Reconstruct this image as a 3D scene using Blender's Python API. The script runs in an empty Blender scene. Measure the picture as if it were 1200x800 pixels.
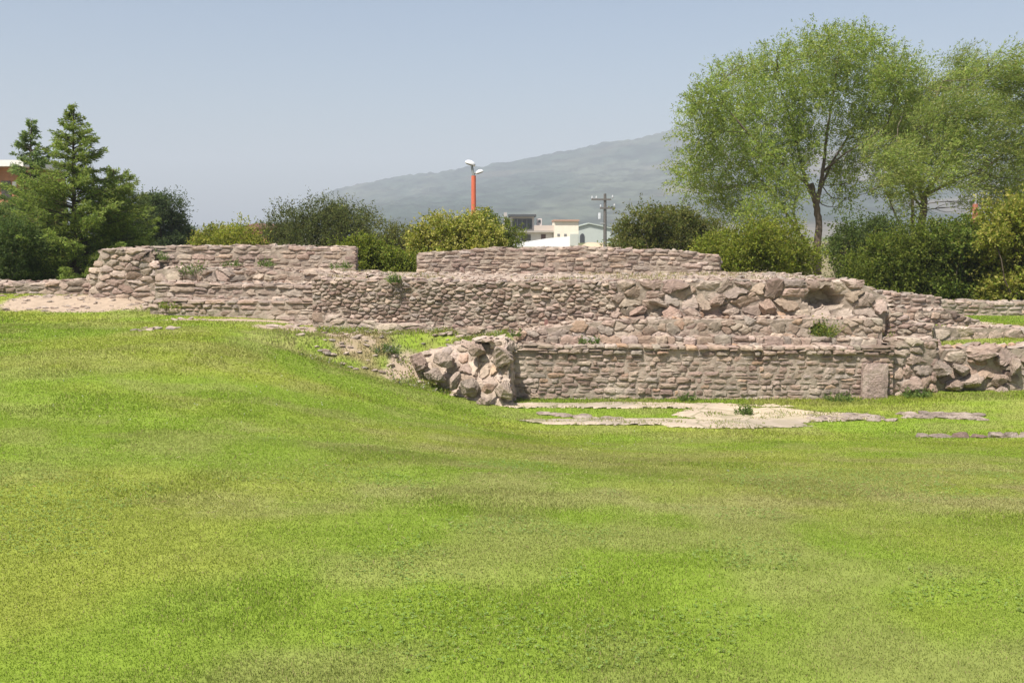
import bpy, math, random
import numpy as np
from mathutils import Vector

R = math.radians
rng = np.random.default_rng(11)
random.seed(5)
sc = bpy.context.scene
col = sc.collection

# ------------------------------------------------------------------ camera
F = 1200.0
EYE = 1.6
TH = math.atan(125.0 / F)
cT, sT = math.cos(TH), math.sin(TH)
cam_d = bpy.data.cameras.new('camera')
cam = bpy.data.objects.new('camera', cam_d)
col.objects.link(cam)
cam.location = (0, 0, EYE)
cam.rotation_euler = (R(90) - TH, 0, 0)
cam_d.sensor_width = 36
cam_d.lens = 36
cam_d.clip_start = 0.05
cam_d.clip_end = 12000
sc.camera = cam


def at(px, py, Y):
    """the place in the world at distance Y whose direction is the photo's pixel"""
    u, v = px - 600.0, 400.0 - py
    dy = F * cT + v * sT
    dz = -F * sT + v * cT
    k = Y / dy
    return np.array([u * k, Y, EYE + dz * k])


def pix(P):
    P = np.asarray(P, float)
    x, y, z = P[..., 0], P[..., 1], P[..., 2] - EYE
    d = y * cT - z * sT
    up = y * sT + z * cT
    return 600 + F * x / d, 400 - F * up / d


# ------------------------------------------------------------------ noise
def _hash(ix, iy, seed):
    n = (ix.astype(np.int64) * 374761393 + iy.astype(np.int64) * 668265263 + seed * 1442695041) & 0x7fffffff
    n = ((n ^ (n >> 13)) * 1274126177) & 0x7fffffff
    n = (n ^ (n >> 16)) & 0x7fffffff
    return (n % 100003) / 100003.0


def vnoise(x, y, seed=0):
    x = np.asarray(x, float); y = np.asarray(y, float)
    ix, iy = np.floor(x), np.floor(y)
    fx, fy = x - ix, y - iy
    fx = fx * fx * (3 - 2 * fx); fy = fy * fy * (3 - 2 * fy)
    a = _hash(ix, iy, seed); b = _hash(ix + 1, iy, seed)
    c = _hash(ix, iy + 1, seed); d = _hash(ix + 1, iy + 1, seed)
    return (a * (1 - fx) + b * fx) * (1 - fy) + (c * (1 - fx) + d * fx) * fy


def fbm(x, y, seed=0, octv=4):
    s, a, t = 0, 0.5, 0
    for i in range(octv):
        s = s + a * vnoise(np.asarray(x) * 2 ** i, np.asarray(y) * 2 ** i, seed + 17 * i)
        t += a; a *= 0.5
    return s / t


def sstep(a, b, x):
    t = np.clip((np.asarray(x, float) - a) / (b - a), 0, 1)
    return t * t * (3 - 2 * t)


def mix(a, b, t):
    t = np.asarray(t)[..., None]
    return np.asarray(a) * (1 - t) + np.asarray(b) * t


# ------------------------------------------------------------------ mesh builder
class MB:
    def __init__(self):
        self.v, self.c, self.li, self.lt = [], [], [], []
        self.n = 0

    def add(self, verts, faces, color):
        """verts (N,3); faces = list of index arrays (M,k); color (3,) or (N,3)"""
        verts = np.asarray(verts, float).reshape(-1, 3)
        c = np.asarray(color, float)
        if c.ndim == 1:
            c = np.tile(c, (len(verts), 1))
        self.v.append(verts); self.c.append(c)
        for f in faces:
            f = np.asarray(f, np.int64)
            if f.ndim == 1:
                f = f[None, :]
            self.li.append((f + self.n).ravel())
            self.lt.append(np.full(len(f), f.shape[1], np.int64))
        self.n += len(verts)

    def box(self, x0, x1, y0, y1, z0, z1, color=(.5, .5, .5)):
        v = [(x0, y0, z0), (x1, y0, z0), (x1, y1, z0), (x0, y1, z0), (x0, y0, z1), (x1, y0, z1), (x1, y1, z1), (x0, y1, z1)]
        f = [(0, 3, 2, 1), (4, 5, 6, 7), (0, 1, 5, 4), (1, 2, 6, 5), (2, 3, 7, 6), (3, 0, 4, 7)]
        self.add(v, [np.array(f)], color)
        return self

    def pbox(self, px0, px1, pt, pb, Y, depth, color=(.5, .5, .5)):
        a = at(px0, pb, Y); b = at(px1, pt, Y)
        return self.box(a[0], b[0], Y, Y + depth, a[2], b[2], color)

    def prism(self, poly_xz, y0, y1, color):
        n = len(poly_xz)
        v = [(x, y0, z) for x, z in poly_xz] + [(x, y1, z) for x, z in poly_xz]
        f = [np.arange(n)[::-1], np.arange(n) + n]
        q = np.array([(i, (i + 1) % n, n + (i + 1) % n, n + i) for i in range(n)])
        self.add(v, [f[0], f[1], q], color)
        return self

    def tube(self, pts, rad, color, k=7, wob=0.0):
        pts = np.asarray(pts, float); n = len(pts)
        rad = np.broadcast_to(np.asarray(rad, float), (n,))
        t = np.gradient(pts, axis=0)
        t /= np.linalg.norm(t, axis=1)[:, None] + 1e-9
        ref = np.array([0, 1., 0]) if abs(t[0][1]) < .9 else np.array([1., 0, 0])
        u = np.cross(t, ref); u /= np.linalg.norm(u, axis=1)[:, None] + 1e-9
        w = np.cross(t, u)
        a = np.linspace(0, 2 * np.pi, k, endpoint=False)
        rr = rad[:, None] * (1 + wob * rng.uniform(-1, 1, (n, k)))
        V = pts[:, None, :] + rr[..., None] * (np.cos(a)[None, :, None] * u[:, None, :] + np.sin(a)[None, :, None] * w[:, None, :])
        i, j = np.meshgrid(np.arange(n - 1), np.arange(k), indexing='ij')
        j2 = (j + 1) % k
        q = np.stack([i * k + j, i * k + j2, (i + 1) * k + j2, (i + 1) * k + j], -1).reshape(-1, 4)
        self.add(V.reshape(-1, 3), [q, np.arange(k)[::-1], np.arange(k) + (n - 1) * k], color)
        return self

    def leaves(self, p, d, L, W, color, cup=0.0):
        """diamond shaped leaves: base p, direction d"""
        n = len(p)
        if n == 0:
            return self
        d = d / (np.linalg.norm(d, axis=1)[:, None] + 1e-9)
        r = rng.normal(size=(n, 3))
        s = np.cross(d, r); s /= np.linalg.norm(s, axis=1)[:, None] + 1e-9
        L = np.broadcast_to(L, (n,))[:, None]; W = np.broadcast_to(W, (n,))[:, None]
        V = np.stack([p, p + d * L * .5 + s * W * .5, p + d * L, p + d * L * .45 - s * W * .5], 1)
        C = np.repeat(color, 4, axis=0) if np.ndim(color) == 2 else color
        self.add(V.reshape(-1, 3), [np.arange(4 * n).reshape(n, 4)], C)
        return self

    def build(self, name, mat, parent=None, origin=None, smooth=False):
        V = np.concatenate(self.v); C = np.concatenate(self.c)
        li = np.concatenate(self.li); lt = np.concatenate(self.lt)
        if origin is None:
            origin = np.array([V[:, 0].mean(), V[:, 1].mean(), V[:, 2].min()]) if parent is None else np.zeros(3) + np.array(parent.location)
        origin = np.asarray(origin, float)
        V = V - origin
        me = bpy.data.meshes.new(name)
        me.vertices.add(len(V)); me.vertices.foreach_set('co', V.astype(np.float32).ravel())
        me.loops.add(len(li)); me.loops.foreach_set('vertex_index', li.astype(np.int32))
        me.polygons.add(len(lt))
        ls = np.concatenate([[0], np.cumsum(lt)[:-1]])
        me.polygons.foreach_set('loop_start', ls.astype(np.int32))
        me.polygons.foreach_set('loop_total', lt.astype(np.int32))
        me.update(calc_edges=True)
        ca = me.color_attributes.new('tone', 'FLOAT_COLOR', 'POINT')
        ca.data.foreach_set('color', np.concatenate([C, np.ones((len(C), 1))], 1).astype(np.float32).ravel())
        me.polygons.foreach_set('use_smooth', np.full(len(lt), bool(smooth)))
        me.validate()
        me.materials.append(mat)
        o = bpy.data.objects.new(name, me)
        col.objects.link(o)
        if parent is not None:
            o.parent = parent
            o.location = origin - np.array(parent.location)
        else:
            o.location = origin
        return o


def tag(o, label=None, cat=None, group=None, kind=None):
    if label: o['label'] = label
    if cat: o['category'] = cat
    if group: o['group'] = group
    if kind: o['kind'] = kind
    return o


def thing(name, loc, label, cat, group=None):
    o = bpy.data.objects.new(name, None)
    o.empty_display_size = .2
    o.location = tuple(float(a) for a in loc)
    col.objects.link(o)
    return tag(o, label, cat, group)


# ------------------------------------------------------------------ materials
def new_mat(name):
    m = bpy.data.materials.new(name)
    m.use_nodes = True
    nt = m.node_tree
    nt.nodes.clear()
    return m, nt, nt.nodes, nt.links


def mat_surface(name, rough=.85, n_scale=12., n_amt=.35, bump=.4, bump_scale=30., bump_dist=.02, spec=.2, big=None, stain=None, crack=None):
    """colour from the mesh's tone attribute, broken up by procedural noise"""
    m, nt, N, Lk = new_mat(name)
    out = N.new('ShaderNodeOutputMaterial'); p = N.new('ShaderNodeBsdfPrincipled')
    Lk.new(p.outputs[0], out.inputs[0])
    p.inputs['Roughness'].default_value = rough
    p.inputs['Specular IOR Level'].default_value = spec
    at_ = N.new('ShaderNodeAttribute'); at_.attribute_name = 'tone'
    tc = N.new('ShaderNodeTexCoord')
    no = N.new('ShaderNodeTexNoise'); no.inputs['Scale'].default_value = n_scale
    no.inputs['Detail'].default_value = 6; no.inputs['Roughness'].default_value = .65
    Lk.new(tc.outputs['Object'], no.inputs['Vector'])
    mr = N.new('ShaderNodeMapRange')
    mr.inputs[1].default_value = .25; mr.inputs[2].default_value = .75
    mr.inputs[3].default_value = 1 - n_amt; mr.inputs[4].default_value = 1 + n_amt
    Lk.new(no.outputs[0], mr.inputs[0])
    mu = N.new('ShaderNodeVectorMath'); mu.operation = 'MULTIPLY'
    Lk.new(at_.outputs['Color'], mu.inputs[0]); Lk.new(mr.outputs[0], mu.inputs[1])
    last = mu.outputs[0]
    if big:
        n2 = N.new('ShaderNodeTexNoise'); n2.inputs['Scale'].default_value = big[0]
        n2.inputs['Detail'].default_value = 5
        Lk.new(tc.outputs['Object'], n2.inputs['Vector'])
        rp = N.new('ShaderNodeMapRange'); rp.inputs[1].default_value = big[2]; rp.inputs[2].default_value = big[3]
        rp.inputs[3].default_value = 0; rp.inputs[4].default_value = big[4]
        Lk.new(n2.outputs[0], rp.inputs[0])
        mx = N.new('ShaderNodeMix'); mx.data_type = 'RGBA'
        Lk.new(rp.outputs[0], mx.inputs['Factor']); Lk.new(last, mx.inputs['A'])
        mx.inputs['B'].default_value = (*big[1], 1)
        last = mx.outputs['Result']
    if stain:
        n3 = N.new('ShaderNodeTexNoise'); n3.inputs['Scale'].default_value = stain[0]
        n3.inputs['Detail'].default_value = 7; n3.inputs['Roughness'].default_value = .7
        mp = N.new('ShaderNodeMapping'); mp.inputs['Location'].default_value = (7.3, 2.1, 5.7)
        Lk.new(tc.outputs['Object'], mp.inputs['Vector']); Lk.new(mp.outputs[0], n3.inputs['Vector'])
        r3 = N.new('ShaderNodeMapRange'); r3.inputs[1].default_value = stain[2]; r3.inputs[2].default_value = stain[3]
        r3.inputs[3].default_value = 0; r3.inputs[4].default_value = stain[4]
        Lk.new(n3.outputs[0], r3.inputs[0])
        m3 = N.new('ShaderNodeMix'); m3.data_type = 'RGBA'
        Lk.new(r3.outputs[0], m3.inputs['Factor']); Lk.new(last, m3.inputs['A']); m3.inputs['B'].default_value = (*stain[1], 1)
        last = m3.outputs['Result']
    if crack:
        nw = N.new('ShaderNodeTexNoise'); nw.inputs['Scale'].default_value = 3.; nw.inputs['Detail'].default_value = 4
        Lk.new(tc.outputs['Object'], nw.inputs['Vector'])
        ad = N.new('ShaderNodeVectorMath'); ad.operation = 'MULTIPLY_ADD'
        ad.inputs[1].default_value = (.35, .35, 0); Lk.new(nw.outputs['Color'], ad.inputs[0]); Lk.new(tc.outputs['Object'], ad.inputs[2])
        vo = N.new('ShaderNodeTexVoronoi'); vo.feature = 'DISTANCE_TO_EDGE'; vo.inputs['Scale'].default_value = crack[0]
        Lk.new(ad.outputs[0], vo.inputs['Vector'])
        rc = N.new('ShaderNodeMapRange'); rc.inputs[1].default_value = crack[1]; rc.inputs[2].default_value = crack[1] * 2.2
        rc.inputs[3].default_value = .55; rc.inputs[4].default_value = 0
        Lk.new(vo.outputs['Distance'], rc.inputs[0])
        mc_ = N.new('ShaderNodeMix'); mc_.data_type = 'RGBA'
        Lk.new(rc.outputs[0], mc_.inputs['Factor']); Lk.new(last, mc_.inputs['A']); mc_.inputs['B'].default_value = (*crack[2], 1)
        last = mc_.outputs['Result']
    Lk.new(last, p.inputs['Base Color'])
    if bump:
        nb = N.new('ShaderNodeTexNoise'); nb.inputs['Scale'].default_value = bump_scale
        nb.inputs['Detail'].default_value = 8; nb.inputs['Roughness'].default_value = .7
        Lk.new(tc.outputs['Object'], nb.inputs['Vector'])
        b = N.new('ShaderNodeBump'); b.inputs['Strength'].default_value = bump
        b.inputs['Distance'].default_value = bump_dist
        Lk.new(nb.outputs[0], b.inputs['Height']); Lk.new(b.outputs[0], p.inputs['Normal'])
    return m


def mat_leaf(name, trans=.35, rough=.7, spec=.12):
    m, nt, N, Lk = new_mat(name)
    out = N.new('ShaderNodeOutputMaterial'); p = N.new('ShaderNodeBsdfPrincipled')
    tr = N.new('ShaderNodeBsdfTranslucent'); ms = N.new('ShaderNodeMixShader')
    ms.inputs[0].default_value = trans
    at_ = N.new('ShaderNodeAttribute'); at_.attribute_name = 'tone'
    p.inputs['Roughness'].default_value = rough
    p.inputs['Specular IOR Level'].default_value = spec
    Lk.new(at_.outputs['Color'], p.inputs['Base Color'])
    hs = N.new('ShaderNodeHueSaturation'); hs.inputs['Value'].default_value = 1.25; hs.inputs['Saturation'].default_value = 1.1
    Lk.new(at_.outputs['Color'], hs.inputs['Color']); Lk.new(hs.outputs[0], tr.inputs[0])
    Lk.new(p.outputs[0], ms.inputs[1]); Lk.new(tr.outputs[0], ms.inputs[2])
    Lk.new(ms.outputs[0], out.inputs[0])
    return m


M = {}
M['stone'] = mat_surface('weathered_stone', .92, 13., .34, .55, 30., .03, .12, (1.7, (.46, .39, .315), .5, .7, .6), stain=(1.1, (.17, .14, .105), .54, .74, .5))
M['boulder'] = mat_surface('boulder_stone', .92, 9., .4, .9, 13., .08, .12, (4.0, (.46, .39, .325), .5, .7, .6), stain=(2.2, (.14, .125, .10), .54, .72, .6))
M['ground'] = mat_surface('ground_surface', .95, 6., .22, .5, 35., .02, .05)
M['dirt'] = mat_surface('pale_dirt', .95, 5., .2, .4, 20., .02, .05, (1.3, (.36, .28, .2), .5, .7, .5))
M['paving'] = mat_surface('worn_paving', .9, 4., .16, .4, 24., .012, .1, (1.6, (.27, .24, .14), .5, .7, .5), stain=(3.2, (.25, .20, .15), .52, .7, .55), crack=(1.25, .012, (.12, .13, .05)))
M['hill'] = mat_surface('hillside', 1., .05, .40, 0, spec=.0, big=(.004, (.15, .125, .09), .55, .68, .3))
M['bark'] = mat_surface('bark', .9, 8., .3, .7, 18., .03, .1)
M['leaf'] = mat_leaf('leaf', .5)
M['needle'] = mat_leaf('needle', .42, .75, .08)
M['grass'] = mat_leaf('grass_blade', .35, .75, .08)
M['plaster'] = mat_surface('painted_plaster', .85, 1.2, .06, .1, 8., .01, .2)
M['brick'] = mat_surface('brick_render', .9, 2.5, .3, .4, 9., .03, .1)
M['metal'] = mat_surface('painted_metal', .45, 3., .08, .0, spec=.5)
M['wood'] = mat_surface('weathered_wood', .9, 6., .25, .3, 12., .01, .1)
M['glass'] = mat_surface('dark_glass', .12, 1., .1, 0, spec=.6)

# ------------------------------------------------------------------ wall descriptions
# columns: (px, Y, py_top, py_bottom[, batter]) : the visible face, left to right
WALLS = {}


def W(key, cols, **k):
    WALLS[key] = dict(cols=cols, **k)


PINK = np.array([.300, .224, .180]); GREY = np.array([.278, .234, .196]); DARK = np.array([.185, .130, .106])
PALE = np.array([.395, .315, .258]); ORNG = np.array([.355, .235, .160]); MORT = np.array([.290, .234, .190])

W('front', [(598, 17.6, 403, 472), (700, 17.6, 403, 472), (800, 17.6, 404, 472), (920, 17.6, 405, 472), (1046, 17.6, 406, 472)],
  style='course', h=(.075, .13), w=(.11, .29), thick=.5, fill=1, coping=.05, pal=[(PINK, 5), (DARK, 1.6), (GREY, 2), (ORNG, .4), (PALE, .6)])
W('ledge', [(632, 17.83, 394, 406), (800, 17.85, 394, 406), (1032, 17.85, 396, 408)],
  style='course', h=(.12, .17), w=(.14, .4), thick=.3, fill=1, coping=.02, topnoise=.03, pal=[(PINK, 4), (PALE, 3), (GREY, 2)])
W('second', [(604, 18.05, 388, 406), (680, 18.05, 377, 404), (740, 18.05, 373, 404), (900, 18.05, 372, 404), (1034, 18.05, 373, 408)],
  style='vor', cell=(.19, .13), thick=.55, fill=1, topnoise=.03, pal=[(PINK, 5), (DARK, 1), (GREY, 1), (ORNG, .6), (PALE, 1.6)],
  holes=[(957, 386, 9, 9)])
W('bouldertier', [(715, 18.5, 329, 380), (800, 18.55, 329, 380), (900, 18.55, 328, 380), (1000, 18.5, 329, 380), (1038, 18.6, 346, 380)],
  style='vor', cell=(.30, .19), thick=.5, fill=1, topnoise=.03, rough=1.8, holes=[(966, 350, 21, 12)],
  pal=[(PINK, 4), (PALE, 2.2), (GREY, 1.6), (DARK, 1), (ORNG, .6)])
W('darkrubble', [(366, 19.5, 326, 375), (420, 19.3, 326, 388), (500, 19.1, 327, 392), (560, 18.95, 328, 392), (640, 18.7, 329, 392), (722, 18.5, 329, 388)],
  style='vor', cell=(.135, .068), thick=.5, fill=1, topnoise=.02, rough=1.3, gap=.006, holes=[(620, 342, 24, 2)],
  pal=[(PINK, 3.5), (DARK, 4), (GREY, 2), (PALE, 2)])
W('footing', [(366, 19.35, 364, 388), (420, 19.15, 374, 396), (470, 18.98, 380, 402), (560, 18.78, 384, 402), (640, 18.5, 387, 406)],
  style='vor', cell=(.30, .12), thick=.35, topnoise=.03, pal=[(PINK, 3), (PALE, 3), (GREY, 2)])
W('lefttop', [(152, 22.9, 290, 322), (230, 22.9, 288, 322), (320, 22.8, 288, 322), (417, 22.5, 290, 322), (419, 23.3, 290, 322)],
  style='course', h=(.07, .12), w=(.16, .45), thick=.6, pal=[(PINK, 4), (PALE, 1.6), (GREY, 2), (DARK, 1)], topnoise=.03)
W('lefttwo', [(182, 22.0, 313, 336), (300, 21.8, 316, 336), (372, 21.3, 318, 338), (428, 20.2, 321, 338)],
  style='vor', cell=(.30, .14), thick=.5, fill=1, topnoise=.03, rough=1.5, pal=[(PINK, 4), (PALE, 3), (GREY, 2), (DARK, 1.2)], holes=[(300, 328, 9, 2)])
W('leftthree', [(182, 21.2, 331, 358), (260, 20.9, 332, 358), (372, 20.4, 333, 360)],
  style='course', h=(.09, .14), w=(.18, .5), thick=.5, fill=1, topnoise=.02, coping=.03, pal=[(PINK, 4), (GREY, 3), (DARK, 1), (PALE, 1)])
W('leftfour', [(176, 20.8, 352, 372), (240, 20.4, 351, 372), (310, 20.1, 351, 374), (376, 19.75, 351, 376)],
  style='course', h=(.08, .13), w=(.14, .42), thick=.5, fill=1, topnoise=.03, coping=.02, pal=[(PINK, 4), (GREY, 3), (DARK, 1.3), (PALE, 1)])
W('lefttower', [(106, 23.2, 322, 356), (108, 22.4, 318, 356), (122, 22.3, 293, 356), (160, 22.2, 291, 356), (186, 22.2, 306, 356), (190, 22.6, 312, 356)],
  style='vor', cell=(.27, .13), thick=.7, topnoise=.04, rough=1.4, pal=[(PINK, 4), (PALE, 2), (DARK, 1.5), (GREY, 1.5)])
W('farleft', [(-200, 23.2, 330, 358), (0, 23.0, 330, 358), (60, 22.9, 330, 357), (112, 22.8, 327, 357)],
  style='vor', cell=(.24, .11), thick=.6, topnoise=.05, rough=1.4, pal=[(PINK, 3), (PALE, 2), (GREY, 2), (DARK, 1.5)])
W('back', [(488, 23.0, 295, 324), (560, 23.0, 292, 324), (690, 23.0, 290, 324), (790, 23.0, 293, 324), (842, 23.0, 299, 324), (844, 23.7, 301, 324)],
  style='course', h=(.07, .11), w=(.14, .42), thick=.6, topnoise=.05, pal=[(PINK, 5), (PALE, 1.5), (GREY, 2), (DARK, 1)])
W('plinth', [(1036, 17.68, 402, 470), (1070, 17.75, 398, 470), (1094, 17.85, 396, 470), (1096, 18.6, 396, 470)],
  style='vor', cell=(.26, .16), thick=.5, fill=1, topnoise=.05, rough=1.6, pal=[(PINK, 4), (PALE, 2), (GREY, 1.5), (DARK, 1)])
W('upperplinth', [(1022, 18.9, 346, 404), (1040, 18.7, 364, 406), (1064, 18.7, 374, 406), (1090, 18.8, 380, 404), (1092, 19.5, 380, 404)],
  style='vor', cell=(.2, .09), thick=.5, fill=1, topnoise=.05, rough=1.4, pal=[(PINK, 4), (PALE, 2), (GREY, 2), (DARK, 1)])
W('rightboulder', [(1090, 17.95, 410, 470), (1150, 17.9, 407, 474), (1200, 17.9, 405, 476), (1430, 17.9, 405, 478)],
  style='vor', cell=(.34, .18), thick=.45, fill=1, topnoise=.05, rough=1.8, pal=[(PINK, 4), (PALE, 2), (GREY, 2), (DARK, 1.4), (ORNG, .4)])
W('band', [(1082, 19.3, 377, 402), (1130, 19.5, 383, 404), (1200, 19.6, 384, 406), (1430, 19.7, 385, 407)],
  style='vor', cell=(.34, .2), thick=.45, fill=1, topnoise=.03, rough=1.5, pal=[(PINK, 4), (PALE, 2), (GREY, 2)])
W('step', [(1034, 19.7, 358, 386), (1075, 19.7, 361, 386), (1110, 19.9, 364, 386), (1150, 20.2, 376, 386)],
  style='vor', cell=(.22, .1), thick=.5, fill=1, topnoise=.05, pal=[(PINK, 4), (PALE, 2), (GREY, 2), (DARK, 1)])
W('rightback', [(1000, 20.5, 330, 366), (1016, 20.5, 338, 366), (1045, 20.6, 342, 366), (1100, 20.9, 347, 366), (1102, 21.5, 347, 366)],
  style='course', h=(.07, .12), w=(.15, .4), thick=.5, topnoise=.03, pal=[(PINK, 5), (PALE, 1.5), (GREY, 2)])
W('hedgewall', [(1098, 23.0, 352, 372), (1200, 23.2, 354, 372), (1420, 23.4, 354, 372)],
  style='course', h=(.07, .11), w=(.15, .4), thick=.5, topnoise=.03, pal=[(PINK, 4), (PALE, 1), (GREY, 3)])
W('rubbleend', [(474, 18.0, 416, 446, .1), (510, 17.6, 405, 458, .3), (550, 17.2, 400, 474, .4), (582, 16.9, 398, 482, .45), (600, 16.9, 396, 482, .3), (603, 17.62, 396, 476, 0)],
  style='vor', cell=(.22, .15), thick=.5, fill=1, topnoise=.05, rough=1.6, gap=.006, pal=[(PALE * 1.05, 4), (PINK * 1.1, 3), (ORNG, .5), (GREY, 1)], mort=PALE * 1.08)

for key, w in WALLS.items():
    B, T, bat = [], [], []
    for c in w['cols']:
        b = at(c[0], c[3], c[1]); off = c[4] if len(c) > 4 else 0
        t = at(c[0], c[2], c[1] + off)
        B.append(b); T.append(t); bat.append(off)
    w['B'], w['T'], w['bat'] = np.array(B), np.array(T), np.array(bat)
    xy = w['B'][:, :2]
    w['s'] = np.concatenate([[0], np.cumsum(np.linalg.norm(np.diff(xy, axis=0), axis=1))])
    w['pxs'] = np.array([c[0] for c in w['cols']], float)

# ------------------------------------------------------------------ terrain
def back_k(y):
    return sstep(23.6, 26, y)


def base_height(x, y):
    a = np.interp(y, [3, 17.4, 18.5], [-8.0, -5.2, -1.2]); b = np.interp(y, [3, 17.2, 18.5], [4.5, .1, .4])
    wR = sstep(a, b, x)
    zr = np.interp(y, [-40, 3, 5, 8, 11, 13.4, 14.6, 18.3, 19, 60], [0, 0, -.07, -.40, -.83, -1.12, -1.23, -1.25, -1.25, -1.25])
    zl = np.interp(y, [-40, 3, 12, 19, 23, 60], [0, 0, -.05, -.04, .04, .0])
    zl = zl - .14 * sstep(-5.5, -3, x) * sstep(14, 18, y)
    z = zl * (1 - wR) + zr * wR
    z = z + .24 * sstep(21.0, 22.7, y) * (1 - sstep(-8.4, -7.4, x)) * (1 - back_k(y))
    # the mound of grass left of the broken wall end
    back = sstep(23.5, 28, y)
    z = z * (1 - back) + (-.12) * back
    # beyond x=7 the grass climbs a little toward the right-hand boulder wall
    z = z + .12 * sstep(5.2, 8.5, x) * sstep(15.6, 17.4, y) * (1 - sstep(18, 19, y))
    return z


def terrain(x, y, tiers=True):
    x = np.asarray(x, float); y = np.asarray(y, float)
    z = base_height(x, y)
    z = z + (fbm(x * .5, y * .5, 3, 3) - .5) * .055 * sstep(2, 6, y) * (1 - sstep(14, 15, y) * sstep(-.5, .5, x) * .8)
    z = z + (fbm(x * .012, y * .012, 9, 3) - .5) * 2.0 * sstep(60, 220, y)
    tier = np.zeros(x.shape, int)
    if tiers:
        for i, (k, w) in enumerate(WALLS.items()):
            if not w.get('fill'):
                continue
            bx = w['B'][:, 0]; good = np.concatenate([[True], np.diff(bx) > .12])
            xb, yb, zt = bx[good], (w['B'][:, 1] + w['bat'])[good], w['T'][good][:, 2]
            yf = np.interp(x, xb, yb); ztop = np.interp(x, xb, zt)
            inside = (x > xb[0] + .05) & (x < xb[-1] - .05) & (y > yf + w.get('riser', .36)) & (y < 23.6)
            up = inside & (ztop - .035 > z)
            z = np.where(up, ztop - .035, z)
            tier = np.where(up, i + 1, tier)
    return z, tier


# lawn colour (real tone of the turf: lush, dry and clover patches)
def lawn_tone(x, y):
    n1 = fbm(x * .35, y * .35, 21, 4); n2 = fbm(x * 1.4 + 5, y * 1.4, 33, 3); n3 = fbm(x * .16, y * .22, 41, 3)
    lush = np.array([.192, .268, .034]); yel = np.array([.240, .276, .046]); dry = np.array([.280, .258, .108]); deep = np.array([.155, .216, .038])
    c = mix(lush, yel, sstep(.38, .62, n1))
    # a broad drier belt across the middle of the lawn
    belt = np.exp(-((y - 8.6 + .12 * x) / 2.6) ** 2) * sstep(-3.5, -.5, x) * (1 - sstep(4, 6.5, x))
    c = mix(c, dry, np.clip(sstep(.45, .68, n2) * .34 + belt * .60 * sstep(.3, .6, n1 * .5 + n2 * .5), 0, .9))
    c = mix(c, deep, sstep(.52, .68, n3) * .13)
    worn = np.exp(-((x + 2.7) / 1.5) ** 2 - ((y - 17.9) / .9) ** 2) * sstep(.4, .62, fbm(x * 2.1, y * 2.6, 45, 4))
    c = mix(c, np.array([.27, .20, .12]), np.clip(worn * .9, 0, .85))
    near = 1 - sstep(3.6, 5.6, y)
    c = mix(c, np.array([.19, .20, .07]), near * .30 * sstep(.35, .6, n2))
    return c


def sand_mask(x, y):
    """bare pale ground: left track, thin trodden strips by the low walls, right terrace patch"""
    n = (fbm(x * 1.7, y * 1.7, 51, 4) - .5) * 1.0
    px, py = pix(np.stack([x, y, np.zeros_like(x)], -1))
    m = np.zeros_like(x)

    def ell(X, Y, rx, ry):
        return 1 - np.sqrt(((x - X) / rx) ** 2 + ((y - Y) / ry) ** 2)
    P1 = at(92, 351, 22); m = np.maximum(m, ell(P1[0] + .1, 22.0, 2.0, 1.0) + n * .7)
    P2 = at(275, 374, 19.5); m = np.maximum(m, ell(P2[0] + .2, 19.75, 1.7, .28) + n * .8)
    P3 = at(345, 382, 18.8); m = np.maximum(m, ell(P3[0], 18.9, .8, .45) + (fbm(x * 4, y * 4, 57, 4) - .5) * 1.3)
    P4 = at(1118, 370, 21); m = np.maximum(m, ell(P4[0], 21.2, .9, .9) + n * .5)
    f = (fbm(x * 4, y * 4, 53, 4) - .5) * 1.5
    m = np.maximum(m, ell(-2.05, 17.75, .5, .4) * .7 + f - .12)
    m = np.maximum(m, ell(-3.1, 18.3, .5, .5) * .6 + f - .10)
    return m


def paving_mask(x, y):
    n = (fbm(x * 1.3, y * 2.2, 61, 6) - .5) * 1.15 + (fbm(x * 6, y * 9, 63, 4) - .5) * .55

    def ell(X, Y, rx, ry):
        return 1 - np.sqrt(((x - X) / rx) ** 2 + ((y - Y) / ry) ** 2)
    m = ell(2.05, 16.9, 2.3, .26) + n * .8
    m = np.maximum(m, ell(3.75, 16.0, 1.15, .75) + n * .5)
    m = np.maximum(m, ell(2.2, 15.35, 2.2, .24) + n * .55)
    m = np.maximum(m, ell(3.35, 15.1, 1.1, .28) + n * .5)
    m = np.maximum(m, ell(4.9, 15.75, .9, .36) + n * .6)
    return m


def axis(lo, a, b, hi, step, grow):
    mid = list(np.arange(a, b + 1e-6, step))
    up, s, v = [], step, mid[-1]
    while v < hi:
        s *= grow; v += s; up.append(min(v, hi))
    dn, s, v = [], step, mid[0]
    while v > lo:
        s *= grow; v -= s; dn.append(max(v, lo))
    return np.array(dn[::-1] + mid + up)


gx = axis(-3400, -13.5, 13.5, 3400, .12, 1.22)
gy = axis(-200, 2.4, 24.5, 3900, .12, 1.22)
GX, GY = np.meshgrid(gx, gy, indexing='ij')
GZ, TI = terrain(GX, GY)
cg = lawn_tone(GX, GY) * .97
cg = mix(cg, np.array([.36, .28, .21]), sstep(0.0, .22, sand_mask(GX, GY)) * (GY < 24))
plate = np.array([.36, .29, .235])
mossy = fbm(GX * 1.1, GY * 1.1, 71, 4)
pc = mix(plate, np.array([.26, .21, .13]), sstep(.45, .62, mossy) * .8)
pc = mix(pc, np.array([.32, .24, .195]), sstep(.4, .7, fbm(GX * 2.7, GY * 2.7, 73, 3)) * .7)
keys = list(WALLS.keys())
GRASSY = [keys.index(k) + 1 for k in ('rightboulder', 'band', 'rubbleend')]
grassy = np.isin(TI, GRASSY)
cg = np.where(((TI > 0) & ~grassy)[..., None], pc, cg)
far = sstep(24.5, 27, GY)
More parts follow.
